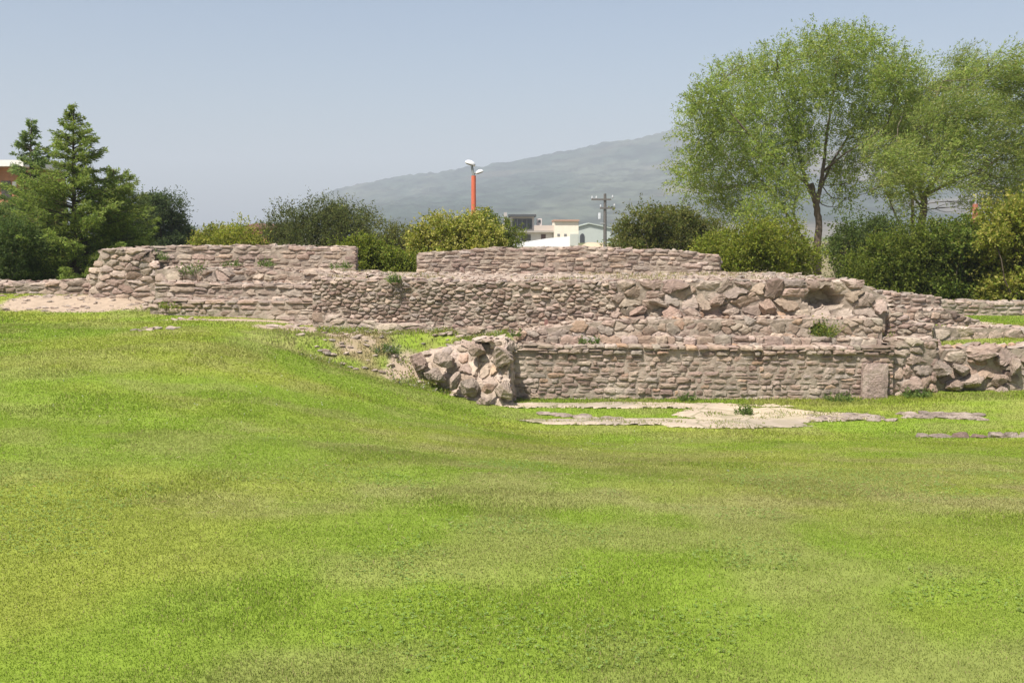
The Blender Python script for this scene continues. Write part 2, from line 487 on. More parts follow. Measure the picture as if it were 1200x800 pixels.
fieldc = mix(np.array([.10, .12, .04]), np.array([.2, .17, .10]), sstep(.4, .6, fbm(GX * .02, GY * .02, 81, 4)))
cg = mix(cg, fieldc, far)
gm = MB()
nx, ny = GX.shape
ii, jj = np.meshgrid(np.arange(nx - 1), np.arange(ny - 1), indexing='ij')
quads = np.stack([ii * ny + jj, (ii + 1) * ny + jj, (ii + 1) * ny + jj + 1, ii * ny + jj + 1], -1).reshape(-1, 4)
gm.add(np.stack([GX, GY, GZ], -1).reshape(-1, 3), [quads], cg.reshape(-1, 3))
tag(gm.build('ground', M['ground'], origin=(0, 0, 0), smooth=True), kind='structure')


def ground_z(x, y):
    return terrain(np.atleast_1d(np.asarray(x, float)), np.atleast_1d(np.asarray(y, float)))[0]


# pale worn floor of the sunken room
px_ = np.arange(-.6, 6.4, .022); py_ = np.arange(14.5, 17.6, .022)
PX, PY = np.meshgrid(px_, py_, indexing='ij')
pm = paving_mask(PX, PY)
PZ = terrain(PX, PY, False)[0] + np.clip(pm, -.1, .10) * .22 + .004 + (fbm(PX * 3, PY * 3, 5, 3) - .5) * .02
pcol = mix(np.array([.43, .35, .265]), np.array([.335, .28, .22]), sstep(.4, .6, fbm(PX * 1.2, PY * 2, 15, 4)))
pcol = mix(pcol, np.array([.50, .41, .29]), sstep(3.2, 3.8, PX) * sstep(15.3, 15.8, PY) * .8)
keep = pm > -.02
a, b = PX.shape
ii, jj = np.meshgrid(np.arange(a - 1), np.arange(b - 1), indexing='ij')
ok = keep[:-1, :-1] & keep[1:, :-1] & keep[1:, 1:] & keep[:-1, 1:]
q = np.stack([ii * b + jj, (ii + 1) * b + jj, (ii + 1) * b + jj + 1, ii * b + jj + 1], -1)[ok]
used = np.unique(q); remap = np.full(a * b, -1); remap[used] = np.arange(len(used))
fm = MB(); fm.add(np.stack([PX, PY, PZ], -1).reshape(-1, 3)[used], [remap[q]], pcol.reshape(-1, 3)[used])
tag(fm.build('pavement', M['paving'], origin=(2.5, 16, -1.25), smooth=True), kind='structure')


# ------------------------------------------------------------------ stone walls
def clip_half(poly, nx_, nz_, c):
    out = []
    n = len(poly)
    for i in range(n):
        p, q_ = poly[i], poly[(i + 1) % n]
        dp = p[0] * nx_ + p[1] * nz_ - c; dq = q_[0] * nx_ + q_[1] * nz_ - c
        if dp <= 0:
            out.append(p)
        if (dp < 0 < dq) or (dq < 0 < dp):
            t = dp / (dp - dq)
            out.append((p[0] + t * (q_[0] - p[0]), p[1] + t * (q_[1] - p[1])))
    return out


def voronoi(S, zb_f, zt_f, cw, ch):
    """cells of an uneven rubble packing over the wall face"""
    zlo = min(zb_f(s) for s in np.linspace(0, S, 9)); zhi = max(zt_f(s) for s in np.linspace(0, S, 9))
    ns = max(2, int(S / cw) + 2); nz = max(2, int((zhi - zlo) / ch) + 2)
    pts = []
    for j in range(-1, nz + 1):
        for i in range(-1, ns + 1):
            if random.random() < .16:
                continue
            s = (i + .5 * (j % 2) + random.uniform(-.48, .48)) * cw
            z = zhi - (j + .5 + random.uniform(-.46, .46)) * ch
            pts.append((s, z))
    P = np.array(pts); Pn = P / np.array([cw, ch])
    polys = []
    for i, (s, z) in enumerate(pts):
        if s < 0 or s > S:
            continue
        if z > zt_f(s) - ch * .18 or z < zb_f(s) - ch * .5:
            continue
        poly = [(s - 2 * cw, z - 2 * ch), (s + 2 * cw, z - 2 * ch), (s + 2 * cw, z + 2 * ch), (s - 2 * cw, z + 2 * ch)]
        dd = Pn - Pn[i]
        d2 = (dd ** 2).sum(1)
        for j in np.argsort(d2)[1:16]:
            a_ = dd[j]
            nx_, nz_ = a_[0] / cw, a_[1] / ch
            c = nx_ * s + nz_ * z + d2[j] / 2
            poly = clip_half(poly, nx_, nz_, c)
        top = zt_f(s) + random.uniform(-.03, .035)
        poly = clip_half(poly, 0, 1, top)
        poly = clip_half(poly, 1, 0, S); poly = clip_half(poly, -1, 0, 0)
        if len(poly) >= 3:
            polys.append(poly)
    return polys


def courses(S, zb_f, zt_f, hr, wr):
    polys = []
    v = 0.0
    vmax = max(zt_f(s) - zb_f(s) for s in np.linspace(0, S, 9)) + .1
    row = 0
    bow = [random.uniform(-1, 1) for _ in range(8)]
    while v < vmax:
        h = random.uniform(*hr)
        s = -random.uniform(0, wr[1])
        while s < S:
            w_ = random.uniform(*wr) * random.choice((.7, 1, 1, 1.25))
            s2 = min(s + w_, S); s1 = max(s, 0)
            if s2 - s1 > .05:
                sm = (s1 + s2) / 2
                j = lambda k: random.uniform(-k, k)
                wave = .02 * math.sin(sm * 1.3 + row * .8)
                zt = zt_f(sm) - v + (wave if row else 0)
                split = h > .085 and random.random() < .2
                jj_ = min(.02, h * .2)
                js = min(.035, (s2 - s1) * .12)
                zs = [(zt, zt - h)] if not split else [(zt, zt - h * .52), (zt - h * .52, zt - h)]
                for za, zb_ in zs:
                    if za < zb_f(sm) - .02:
                        continue
                    polys.append([(s1 + j(js), zb_ + j(jj_)), (s2 + j(js), zb_ + j(jj_)), (s2 + j(js), za + j(jj_)), (s1 + j(js), za + j(jj_))])
            s += w_
        v += h; row += 1
    return polys


def chaikin(poly):
    out = []
    n = len(poly)
    for i in range(n):
        p, q_ = poly[i], poly[(i + 1) % n]
        out.append((p[0] * .87 + q_[0] * .13, p[1] * .87 + q_[1] * .13))
        out.append((p[0] * .13 + q_[0] * .87, p[1] * .13 + q_[1] * .87))
    return out


def stone_wall(mb, w):
    S = w['s'][-1]
    zb_f = lambda s: float(np.interp(s, w['s'], w['B'][:, 2]))
    tn = w.get('topnoise', .02); sd = random.randint(0, 999)
    zt_c = lambda s: np.interp(s, w['s'], w['T'][:, 2]) + (vnoise(np.asarray(s) * 2.2, np.asarray(s) * 0 + .5, sd) - .5) * 2 * tn
    zt_f = lambda s: float(zt_c(s))
    # outward normals, smoothed at the path's corners
    tan = np.diff(w['B'][:, :2], axis=0); tan /= np.linalg.norm(tan, axis=1)[:, None]
    nrm_seg = np.stack([tan[:, 1], -tan[:, 0]], 1)
    smid = (w['s'][:-1] + w['s'][1:]) / 2

    def world(s, z, d):
        s = np.asarray(s, float)
        x = np.interp(s, w['s'], w['B'][:, 0]); y = np.interp(s, w['s'], w['B'][:, 1])
        nx_ = np.interp(s, smid, nrm_seg[:, 0]) if len(smid) > 1 else np.full(s.shape, nrm_seg[0, 0])
        ny_ = np.interp(s, smid, nrm_seg[:, 1]) if len(smid) > 1 else np.full(s.shape, nrm_seg[0, 1])
        l = np.hypot(nx_, ny_) + 1e-9
        zb = np.interp(s, w['s'], w['B'][:, 2]); zt = np.interp(s, w['s'], w['T'][:, 2])
        off = np.interp(s, w['s'], w['bat']) * np.clip((z - zb) / (zt - zb), 0, 1.1)
        dd = d - off
        return np.stack([x + nx_ / l * dd, y + ny_ / l * dd, z], -1)

    holes = []
    for (hx, hy, rx, ry) in w.get('holes', []):
        Y = float(np.interp(hx, w['pxs'], w['B'][:, 1]))
        P = at(hx, hy, Y)
        holes.append((float(np.interp(hx, w['pxs'], w['s'])), P[2], rx * Y / F, ry * Y / F))

    def hole_amt(s, z):
        r = np.zeros(np.shape(s))
        for (hs, hz, ra, rb) in holes:
            r = np.maximum(r, 1 - np.sqrt(((s - hs) / ra) ** 2 + ((z - hz) / rb) ** 2) + (fbm(np.asarray(s) * 9, np.asarray(z) * 9, 301, 3) - .5) * 1.1)
        return r

    if w['style'] == 'vor':
        polys = voronoi(S, zb_f, zt_f, *w['cell'])
    else:
        polys = courses(S, zb_f, zt_f, w['h'], w['w'])
    rough = w.get('rough', 1.0); gap = w.get('gap', .004)
    pal = w['pal']; wt = [p[1] for p in pal]; cl = [p[0] for p in pal]
    thick = w['thick']
    big = w['style'] == 'vor' and w['cell'][0] > .25
    for poly in polys:
        A = np.array(poly); c = A.mean(0)
        if holes and hole_amt(c[0], c[1]) > 0:
            continue
        P = np.array(chaikin(poly))
        c = P.mean(0)
        size = P.max(0) - P.min(0); m_ = min(size)
        if m_ < .02:
            continue
        vz = .005 if w['style'] == 'course' else .002
        gg = gap * random.uniform(.3, 2.2)
        P = c + (P - c) * np.array([max(.6, 1 - 2 * gg / size[0]), max(.55, 1 - 2 * (gg + vz) / size[1])])
        # break long straight edges
        Q = []
        for i_ in range(len(P)):
            p_, q_ = P[i_], P[(i_ + 1) % len(P)]
            Q.append(p_)
            e_ = np.linalg.norm(q_ - p_)
            if e_ > .045:
                m2 = max(1, min(3, int(e_ / .07)))
                for h_ in range(m2):
                    Q.append(p_ + (q_ - p_) * (h_ + 1) / (m2 + 1) + rng.normal(size=2) * min(.014, m_ * .07))
        P = np.array(Q)
        n = len(P)
        top = c[1] > zt_f(c[0]) - .14
        prot = random.uniform(.006, .032 if w['style'] == 'vor' else .024) * rough + (.02 if random.random() < .12 else 0) + (w.get('coping', 0) if top else 0)
        bev = min(.28 * m_, .018 * rough + .008)
        tilt = np.array([random.uniform(-.16, .16), random.uniform(-.25, .14)]) * rough * (1.2 if big else .8)
        jit = .10 * m_
        r0 = np.concatenate([P, np.full((n, 1), -(.24 if top else .1))], 1)
        r1 = np.concatenate([P, (prot - bev + rng.uniform(-.3, .3, n) * bev)[:, None]], 1)
        k2 = 1 - bev / m_ * rng.uniform(.8, 1.5, n)
        P2 = c + (P - c) * k2[:, None]
        r2 = np.concatenate([P2, (prot + (P2 - c) @ tilt + rng.uniform(-.22, .22, n) * bev)[:, None]], 1)
        P3 = c + (P - c) * .42
        r3 = np.concatenate([P3, (prot + (P3 - c) @ tilt + bev * .25 + rng.uniform(-.10, .10, n) * bev)[:, None]], 1)
        r1[:, :2] += rng.uniform(-jit, jit, (n, 2)) * .25
        r2[:, :2] += rng.uniform(-jit, jit, (n, 2)) * .6
        V = np.concatenate([r0, r1, r2, r3, [[c[0], c[1], prot + bev * random.uniform(0, .5)]]])
        i = np.arange(n); i2 = (i + 1) % n
        fq = np.concatenate([np.stack([i + o, i2 + o, i2 + o + n, i + o + n], 1) for o in (0, n, 2 * n)])
        ft = np.stack([i + 3 * n, i2 + 3 * n, np.full(n, 4 * n)], 1)
        cc = random.choices(cl, wt)[0] * .72 + pal[0][0] * .28
        cc = cc * random.uniform(.76, 1.2) * np.array([random.uniform(.96, 1.04), 1, random.uniform(.94, 1.06)])
        mb.add(world(V[:, 0], V[:, 1], V[:, 2]), [fq, ft], cc)
    # mortar bed between the stones, top and rear
    ns = max(8, int(S / .06)); nz = 16
    ss = np.linspace(0.01, S - .01, ns)
    tt = np.linspace(0, 1, nz)
    SS, TT = np.meshgrid(ss, tt, indexing='ij')
    zb = np.interp(SS, w['s'], w['B'][:, 2]) - .1
    zt = zt_c(SS) - .018 - .03 * rng.random(SS.shape)
    ZZ = zb + (zt - zb) * TT
    ha = hole_amt(SS, ZZ)
    D = .001 + (fbm(SS * 7, ZZ * 7, sd, 3) - .5) * .05 - np.clip(ha * 2.2, 0, 1) * min(.38, thick * .8)
    f1 = world(SS.ravel(), ZZ.ravel(), D.ravel())
    mort = w.get('mort', MORT)
    ii, jj = np.meshgrid(np.arange(ns - 1), np.arange(nz - 1), indexing='ij')
    qd = np.stack([ii * nz + jj, (ii + 1) * nz + jj, (ii + 1) * nz + jj + 1, ii * nz + jj + 1], -1).reshape(-1, 4)
    mc = mort * (.8 + .4 * fbm(SS * 3, ZZ * 3, sd + 3, 3).reshape(-1, 1))
    mb.add(f1, [qd], mc)
    nt = 7
    dt = np.concatenate([-np.linspace(.0, thick, nt), [-thick, -thick]])
    SS, DD = np.meshgrid(ss, dt, indexing='ij')
    ZT = zt_c(SS) - .018 - .035 * fbm(SS * 6, DD * 6, sd + 7, 3)
    ZT[:, nt] -= .25; ZT[:, nt + 1] = np.interp(ss, w['s'], w['B'][:, 2]) - .1
    nn = nt + 2
    ii, jj = np.meshgrid(np.arange(ns - 1), np.arange(nn - 1), indexing='ij')
    qd = np.stack([ii * nn + jj, (ii + 1) * nn + jj, (ii + 1) * nn + jj + 1, ii * nn + jj + 1], -1).reshape(-1, 4)
    DDj = DD + 0.0
    DDj[:, 0] = -.012
    tv = world(SS.ravel(), ZT.ravel(), DDj.ravel())
    mb.add(tv, [qd], PALE * (.68 + .35 * fbm(SS * 2, DD * 2, sd + 9, 3).reshape(-1, 1)))
    # small stones bedded in the top
    cnt = int(S * thick * 34)
    for _ in range(cnt):
        s = random.uniform(.05, S - .05); d = -random.uniform(.18, thick - .04)
        sx, sy, sz = random.uniform(.05, .15), random.uniform(.05, .12), random.uniform(.025, .05)
        p = world(np.array([s]), np.array([zt_f(s) - .02]), np.array([d]))[0]
        rock(mb, p, (sx, sy, sz), random.choices(cl, wt)[0] * random.uniform(.8, 1.1), 1)


# unit icospheres used for rocks
def ico(sub):
    import bmesh
    bm = bmesh.new(); bmesh.ops.create_icosphere(bm, subdivisions=sub, radius=1)
    V = np.array([v.co[:] for v in bm.verts]); Fc = np.array([[v.index for v in f.verts] for f in bm.faces])
    bm.free()
    return V, Fc


ICO = {1: ico(1), 2: ico(2), 3: ico(3), 4: ico(4), 5: ico(5)}


def rock(mb, p, size, color, sub=3, cuts=9, rot=None):
    V, Fc = ICO[sub]
    V = V * (1 + rng.normal(size=(len(V), 1)) * .03)
    for _ in range(cuts):
        n = rng.normal(size=3); n /= np.linalg.norm(n)
        h = rng.uniform(.5, .85)
        d = V @ n
        V = V - np.clip(d - h, 0, None)[:, None] * n[None, :]
    V = V / np.abs(V).max(0)
    if sub >= 4:
        # chipped, pitted surface
        dsp = np.zeros(len(V))
        for o_ in range(14):
            kv = rng.normal(size=3) * (3.0 + 1.5 * o_)
            dsp += np.abs(np.sin(V @ kv + rng.uniform(0, 6))) * (.055 / (1 + .45 * o_))
        V = V * (1.06 - dsp)[:, None]
    V = V * np.array(size)
    a_ = rng.uniform(-.35, .35) if rot is None else rot
    ca, sa = math.cos(a_), math.sin(a_)
    V = np.stack([V[:, 0] * ca - V[:, 2] * sa, V[:, 1], V[:, 0] * sa + V[:, 2] * ca], 1)
    cv = np.asarray(color) * (1 + rng.normal(size=(len(V), 1)) * .06)
    mb.add(V + np.asarray(p), [Fc], cv)


WL = [
    (['front', 'ledge'], 'low coursed stone wall along the sunken floor with a thin projecting coping'),
    (['second'], 'narrow stone tier set back directly above the low coursed front wall'),
    (['bouldertier'], 'broken wall of big loose boulders with dark hollows below the terrace top'),
    (['darkrubble', 'footing'], 'long dark rubble wall of small stones rising behind the weedy grass slope'),
    (['lefttop'], 'upper left wall of thin flat stones with green tufts at its foot'),
    (['lefttwo'], 'rough second tier of the left steps just under the tufted upper wall'),
    (['leftthree'], 'third tier of the left steps, even courses between rough tier and lowest step'),
    (['leftfour'], 'lowest stone step on the left, rising straight from the lawn'),
    (['lefttower'], 'ragged stone corner block beside the conifers at the left wall end'),
    (['farleft'], 'low crumbling rubble wall at far left under the conifers'),
    (['back'], 'free standing coursed wall on top of the terrace in front of the yellow bush'),
    (['plinth'], 'ragged rubble pier immediately right of the upright stone slab'),
    (['upperplinth'], 'stepped heap of thin stones above and behind the ragged pier'),
    (['rightboulder'], 'dry wall of large tumbled boulders at right edge holding up grass'),
    (['band'], 'low row of blocky stones between the two grass terraces on the right'),
    (['step'], 'short rubble step below the pale dirt patch on the right'),
    (['rightback'], 'coursed wall descending to the right below the dark hedge'),
    (['hedgewall'], 'thin grey wall at far right along the foot of the hedge'),
    (['rubbleend'], 'pale broken wall end of mortar and boulders jutting onto the lawn'),
]
for ks, lab in WL:
    mb = MB()
    for k in ks:
        stone_wall(mb, WALLS[k])
    tag(mb.build('stone_wall', M['stone']), lab, 'stone wall')

# upright slab, reddish post
mb = MB()
A = at(1010, 468, 17.5); Bq = at(1041, 426, 17.5)
n_ = 7
xs = np.linspace(A[0], Bq[0], n_); zs = np.linspace(A[2] - .1, Bq[2], 8)
XX, ZZ = np.meshgrid(xs, zs, indexing='ij')
edge = ((XX == xs[0]) | (XX == xs[-1]) | (ZZ == zs[0]) | (ZZ == zs[-1]))
jx = rng.uniform(-.008, .008, XX.shape)
fr = np.stack([XX + jx, 17.45 + .02 * edge + rng.uniform(-.006, .006, XX.shape) + (ZZ - zs[0]) * .03, ZZ + rng.uniform(-.008, .008, XX.shape)], -1).reshape(-1, 3)
bk = fr.copy(); bk[:, 1] += .12
ii, jj = np.meshgrid(np.arange(n_ - 1), np.arange(7), indexing='ij')
qd = np.stack([ii * 8 + jj, (ii + 1) * 8 + jj, (ii + 1) * 8 + jj + 1, ii * 8 + jj + 1], -1).reshape(-1, 4)
loop = [i * 8 for i in range(n_)] + [(n_ - 1) * 8 + j for j in range(1, 8)] + [i * 8 + 7 for i in range(n_ - 2, -1, -1)] + [j for j in range(6, 0, -1)]
loop = np.array(loop); l2 = np.roll(loop, -1); nv = len(fr)
mb.add(np.concatenate([fr, bk]), [qd, qd[:, ::-1] + nv, np.stack([l2, loop, loop + nv, l2 + nv], 1)], np.array([.36, .27, .235]))
tag(mb.build('stone_slab', M['boulder']), 'smooth upright pinkish slab set against right end of the low front wall', 'stone slab')
mb = MB()
p = at(641, 383, 18.4)
rock(mb, p, (.05, .06, .17), np.array([.24, .13, .11]), 3, 8, 0.05)
tag(mb.build('stone_post', M['boulder']), 'small dark red upright stone on the ledge above the low wall corner', 'stone post')

# ------------------------------------------------------------------ boulders one can point at
BO = [  # px, py, half w px, half h px, Y, colour, label
    (489, 424, 13, 13, 17.55, DARK * 1.45, 'dark grey boulder at the left tip of the pale broken wall end'),
    (521, 424, 17, 13, 17.25, PALE * .95, 'broad pale boulder on top of the broken wall end, beside the dark one'),
    (508, 441, 17, 11, 17.3, GREY * .95, 'rounded grey boulder lying in the grass below the broad pale one'),
    (533, 448, 8, 14, 17.1, PALE, 'narrow upright pale stone between two grey boulders of the broken end'),
    (550, 455, 13, 13, 17.0, GREY * 1.05, 'squat grey boulder low in the middle of the broken wall end'),
    (572, 457, 9, 8, 16.78, ORNG, 'orange brown stone near the foot of the broken wall end'),
    (567, 471, 10, 8, 16.72, PALE * 1.1, 'whitish stone at the foot of the broken end under the orange one'),
    (590, 458, 11, 14, 16.72, PALE, 'pale upright boulder at the lower right corner of the broken end'),
    (587, 418, 15, 15, 16.98, PALE * 1.08, 'large cream boulder at the upper right corner of the broken end'),
    (557, 410, 13, 9, 17.18, PINK * 1.1, 'pinkish flat boulder on the crest of the broken wall end'),
    (750, 366, 15, 7, 18.3, PINK * 1.15 + [.03, 0, 0], 'reddish flat boulder under the left dark hollow of the boulder wall'),
    (772, 355, 16, 6, 18.38, PALE, 'long pale boulder leaning right above two reddish ones'),
    (789, 367, 16, 10, 18.28, PINK * 1.2 + [.04, 0, 0], 'biggest reddish boulder in the row on the ledge of the boulder wall'),
    (813, 369, 13, 8, 18.28, PINK * 1.05, 'brown rounded boulder at the right end of the reddish row'),
    (860, 367, 14, 8, 18.34, PALE, 'pale flat boulder in the middle of the boulder wall'),
    (842, 353, 13, 8, 18.4, PINK * 1.1, 'tilted pink boulder above the pale flat one of the boulder wall'),
    (901, 360, 12, 12, 18.36, PINK * 1.2 + [.05, .01, 0], 'squarish pink boulder left of the right dark hollow'),
    (1145, 448, 19, 10, 17.72, PALE * .95, 'wide pale boulder at the base of the right hand boulder wall'),
    (1173, 446, 12, 10, 17.74, PINK * 1.1, 'pinkish boulder beside the wide pale one at the right base'),
    (1130, 433, 16, 9, 17.74, GREY, 'grey slanting boulder on top of the wide pale one'),
    (1176, 459, 10, 7, 17.66, PALE * 1.05, 'small whitish stone at the foot of the right boulder wall'),
    (1156, 417, 21, 9, 17.76, PINK, 'long brown boulder on the crest of the right boulder wall'),
    (1106, 433, 15, 12, 17.72, GREY * .9, 'dark grey boulder where the right boulder wall meets the pier'),
    (1120, 452, 11, 8, 17.7, PINK, 'rounded boulder in the grass left of the wide pale one'),
    (1193, 428, 10, 15, 17.72, PALE, 'tall light grey boulder by the right edge of the photo'),
    (1074, 453, 18, 11, 17.5, PINK * .95, 'brown boulder in the weeds at the foot of the ragged pier'),
]
for (px, py, hw, hh, Y, c, lab) in BO:
    mb = MB()
    p = at(px, py, Y)
    k = Y / F
    p[1] += max(hw, hh) * k * .5
    rock(mb, p, (hw * k * 1.02, max(hw, hh) * k * .9, hh * k * 1.0), np.asarray(c) * .62 + PINK * .40, 5, 18)
    tag(mb.build('boulder', M['boulder']), lab, 'boulder')

# low strips of footing stones in the floor and the kerb
def strip(name, cols, n, half, cols_c, label, cat, flat=.35):
    mb = MB()
    c = np.array([at(a, b, Y) for a, b, Y in cols])
    for i in range(n):
        t = random.random() * (len(c) - 1); k = min(int(t), len(c) - 2); f = t - k
        p = c[k] * (1 - f) + c[k + 1] * f
        p = p + np.array([random.uniform(-.1, .1), random.uniform(-half, half), 0])
        p[2] = ground_z(p[0], p[1])[0] + .01
        s = random.uniform(.04, .14)
        rock(mb, p, (s * 1.3, s, s * flat), random.choice(cols_c) * random.uniform(.75, 1.0), 4, 12, random.uniform(-.12, .12))
    tag(mb.build(name, M['boulder']), label, cat)


strip('stone_footing', [(945, 495, 15.7), (1040, 494, 15.7)], 60, .22, [PALE * .9, PALE, PALE * .8], 'rough grey stone footing continuing the pale floor to the right', 'footing')
strip('stone_footing', [(1058, 491, 15.9), (1100, 491, 15.9), (1148, 495, 15.7)], 55, .2, [PALE * .9, PALE * .75, PALE], 'short hump of footing stones in the grass right of the pale floor', 'footing')
strip('stone_footing', [(640, 484, 16.1), (720, 492, 15.5)], 26, .1, [PALE, PALE * .85], 'thin broken line of stones at the left corner of the pale floor', 'footing', .25)
mb = MB()
kx = 1072
while kx < 1440:
    wpx = random.uniform(18, 44)
    y0 = 14.02 - (kx - 1072) * .0017
    a = at(kx + wpx / 2, 513, y0)
    z = ground_z(a[0], y0)[0]
    rock(mb, (a[0], y0, z + .005), (wpx * .0072, .14, .05 if kx < 1110 else .085), random.choice([PALE * .55, PALE * .65, DARK * 1.1]), 4, 14, random.uniform(-.03, .03))
    kx += wpx * .96
tag(mb.build('stone_kerb', M['boulder']), 'low dark kerb of long stones running off to the right in the lawn', 'kerb')

# a few rubble bits scattered on the slope left of the broken end
for (px, py, s, lab) in [(345, 381, .1, 'pale flat stone half buried in the lawn below the left steps'),
                         (356, 383, .07, 'smallest pale stone in the lawn right of the half buried one'),
                         (322, 377, .09, 'pale stone in the lawn nearest the lowest left step')]:
    mb = MB(); Y = 18.9; p = at(px, py, Y); p[2] = ground_z(p[0], p[1])[0] + .01
    rock(mb, p, (s * 1.9, s * 1.2, s * .45), PALE * 1.15, 3, 9)
    tag(mb.build('stone', M['boulder']), lab, 'stone')

# ------------------------------------------------------------------ foliage
def palette(n, cols, wts, var=.16):
    c = np.array(cols); w = np.array(wts, float); w /= w.sum()
    k = rng.choice(len(c), n, p=w)
    return c[k] * (1 + rng.normal(size=(n, 1)) * var).clip(.4, 1.7) * (1 + rng.normal(size=(n, 3)) * .05)


def unit(n):
    v = rng.normal(size=(n, 3)); return v / np.linalg.norm(v, axis=1)[:, None]


def clump_leaves(mb, c, r, ntw, per, L, Wd, cols, wts, twig=.5, bias=(0, 0, .3), shell=.5, droop=0., flower=None, loose=1.0):
    """twigs leaving a clump, leaves along each twig"""
    c = np.asarray(c); r = np.asarray(r)
    d = unit(ntw)
    u = rng.random(ntw) ** shell
    o = c + d * r * u[:, None] * .85
    td = d * .8 * loose + unit(ntw) * .7 * loose + np.array(bias)
    td /= np.linalg.norm(td, axis=1)[:, None]
    tl = twig * rng.uniform(.5, 1.2, ntw)
    f = rng.random((ntw, per)) ** .8
    pos = o[:, None, :] + td[:, None, :] * (tl[:, None] * f)[..., None]
    pos[..., 2] -= droop * (tl[:, None] * f) ** 2
    pos = pos + rng.normal(size=pos.shape) * L * .35
    ld = td[:, None, :] * .7 + unit(ntw * per).reshape(ntw, per, 3) * .8 * loose
    ld[..., 2] -= droop * .5
    n = ntw * per
    # whole clumps and twigs differ a little in age and tint
    tint = np.repeat(1 + rng.normal(size=ntw) * .14, per)[:, None]
    C = palette(n, cols, wts) * tint
    if flower is not None:
        hit = (np.repeat(u, per) > .55) & (rng.random(n) < flower[1]) & (f.ravel() > .45)
        C[hit] = np.array(flower[0]) * rng.uniform(.8, 1.2, (hit.sum(), 1))
    mb.leaves(pos.reshape(-1, 3), ld.reshape(-1, 3), L * rng.uniform(.6, 1.25, n), Wd * rng.uniform(.7, 1.25, n), C)


def bent(a, b, n=6, sag=.12):
    a, b = np.asarray(a, float), np.asarray(b, float)
    t = np.linspace(0, 1, n)[:, None]
    L = np.linalg.norm(b - a)
    off = rng.normal(size=3) * L * sag
    return a * (1 - t) + b * t + off * (4 * t * (1 - t)) * .5 + rng.normal(size=(n, 3)) * L * .012 * (t * (1 - t) * 4)


def big_tree(base, limbs, clumps, Y, per_px, L, Wd, cols, wts, label, bias, twig, droop, thick_k=1.0, per=11, loose=1.0, rk=1.0, drop=10):
    o = thing('broadleaf_tree', base, label, 'tree')
    wood = MB(); crown = MB()
    limbpts = []
    for (pts, r0, r1) in limbs:
        P = np.array([at(a, b, Y + dy) for a, b, dy in pts])
        # refine the polyline
        t = np.linspace(0, len(P) - 1, len(P) * 4)
        Q = np.stack([np.interp(t, np.arange(len(P)), P[:, i]) for i in range(3)], 1)
        Q[1:-1] += rng.normal(size=Q[1:-1].shape) * r0 * .10
        wood.tube(Q, np.linspace(r0, r1, len(Q)) * .85, np.array([.150, .118, .092]), 9, .06)
        limbpts.append(Q)
    LP = np.concatenate(limbpts)
    for (px, py, rx, ry) in clumps:
        py += drop * (1 - min(max((py - 40) / 170, 0), 1)) + (4 if drop else 0)
        dy = random.uniform(-1, 1) * 2.3 * thick_k
        c = at(px, py, Y + dy); k = (Y + dy) / F
        r = np.array([rx * k, max(rx, ry) * k * 1.1, ry * k])
        d = np.linalg.norm(LP - c, axis=1) + np.maximum(0, LP[:, 2] - c[2]) * 2
        st = LP[np.argmin(d)]
        br = bent(st, c, 7, .25)
        wood.tube(br, np.linspace(.022, .006, 7), np.array([.13, .115, .08]), 5)
        for _ in range(5):
            e = c + unit(1)[0] * r * random.uniform(.4, .95)
            wood.tube(bent(br[random.randint(3, 6)], e, 5, .2), np.linspace(.010, .003, 5), np.array([.12, .095, .07]), 4)
        ntw = int(rx * ry * per_px)
        cc = [np.array(a) * random.uniform(.80, 1.22) for a in cols]
        clump_leaves(crown, c, r * rk, ntw, per, L, Wd, cc, wts, twig * random.uniform(.7, 1.35), bias, .6, droop, None, loose)
    wood.build('trunk', M['bark'], o, smooth=True)
    crown.build('crown', M['leaf'], o)
    return o


LG = [(.245, .315, .066), (.285, .335, .082), (.19, .255, .056), (.32, .335, .11)]
LW = [4, 3, 2, 1]
# large airy tree
cl = [(830, 110, 34, 34), (868, 95, 36, 36), (905, 80, 36, 34), (822, 150, 30, 30), (860, 140, 36, 34), (900, 130, 40, 38), (945, 62, 38, 32),
      (985, 50, 38, 28), (1022, 60, 36, 32), (1050, 85, 34, 36), (945, 105, 40, 36), (990, 95, 42, 38), (1030, 110, 38, 36), (1066, 120, 24, 34),
      (820, 190, 28, 26), (850, 180, 30, 28), (890, 178, 38, 32), (935, 160, 36, 36), (1000, 150, 38, 34), (1040, 150, 34, 30), (808, 208, 20, 18),
      (835, 222, 24, 18), (870, 215, 30, 24), (905, 215, 32, 28), (885, 245, 22, 18), (912, 248, 20, 18), (1015, 190, 28, 26), (985, 200, 20, 22), (850, 240, 16, 12),
      (960, 40, 22, 16), (1000, 34, 22, 12), (872, 64, 16, 14), (910, 52, 16, 12), (845, 78, 14, 14), (1068, 70, 16, 18), (812, 128, 14, 14), (925, 195, 18, 26),
      (990, 230, 14, 14), (1030, 215, 18, 16), (800, 200, 12, 10), (838, 238, 18, 14), (868, 252, 18, 14), (900, 262, 16, 12), (925, 225, 14, 14), (815, 222, 14, 12), (990, 212, 16, 16)]
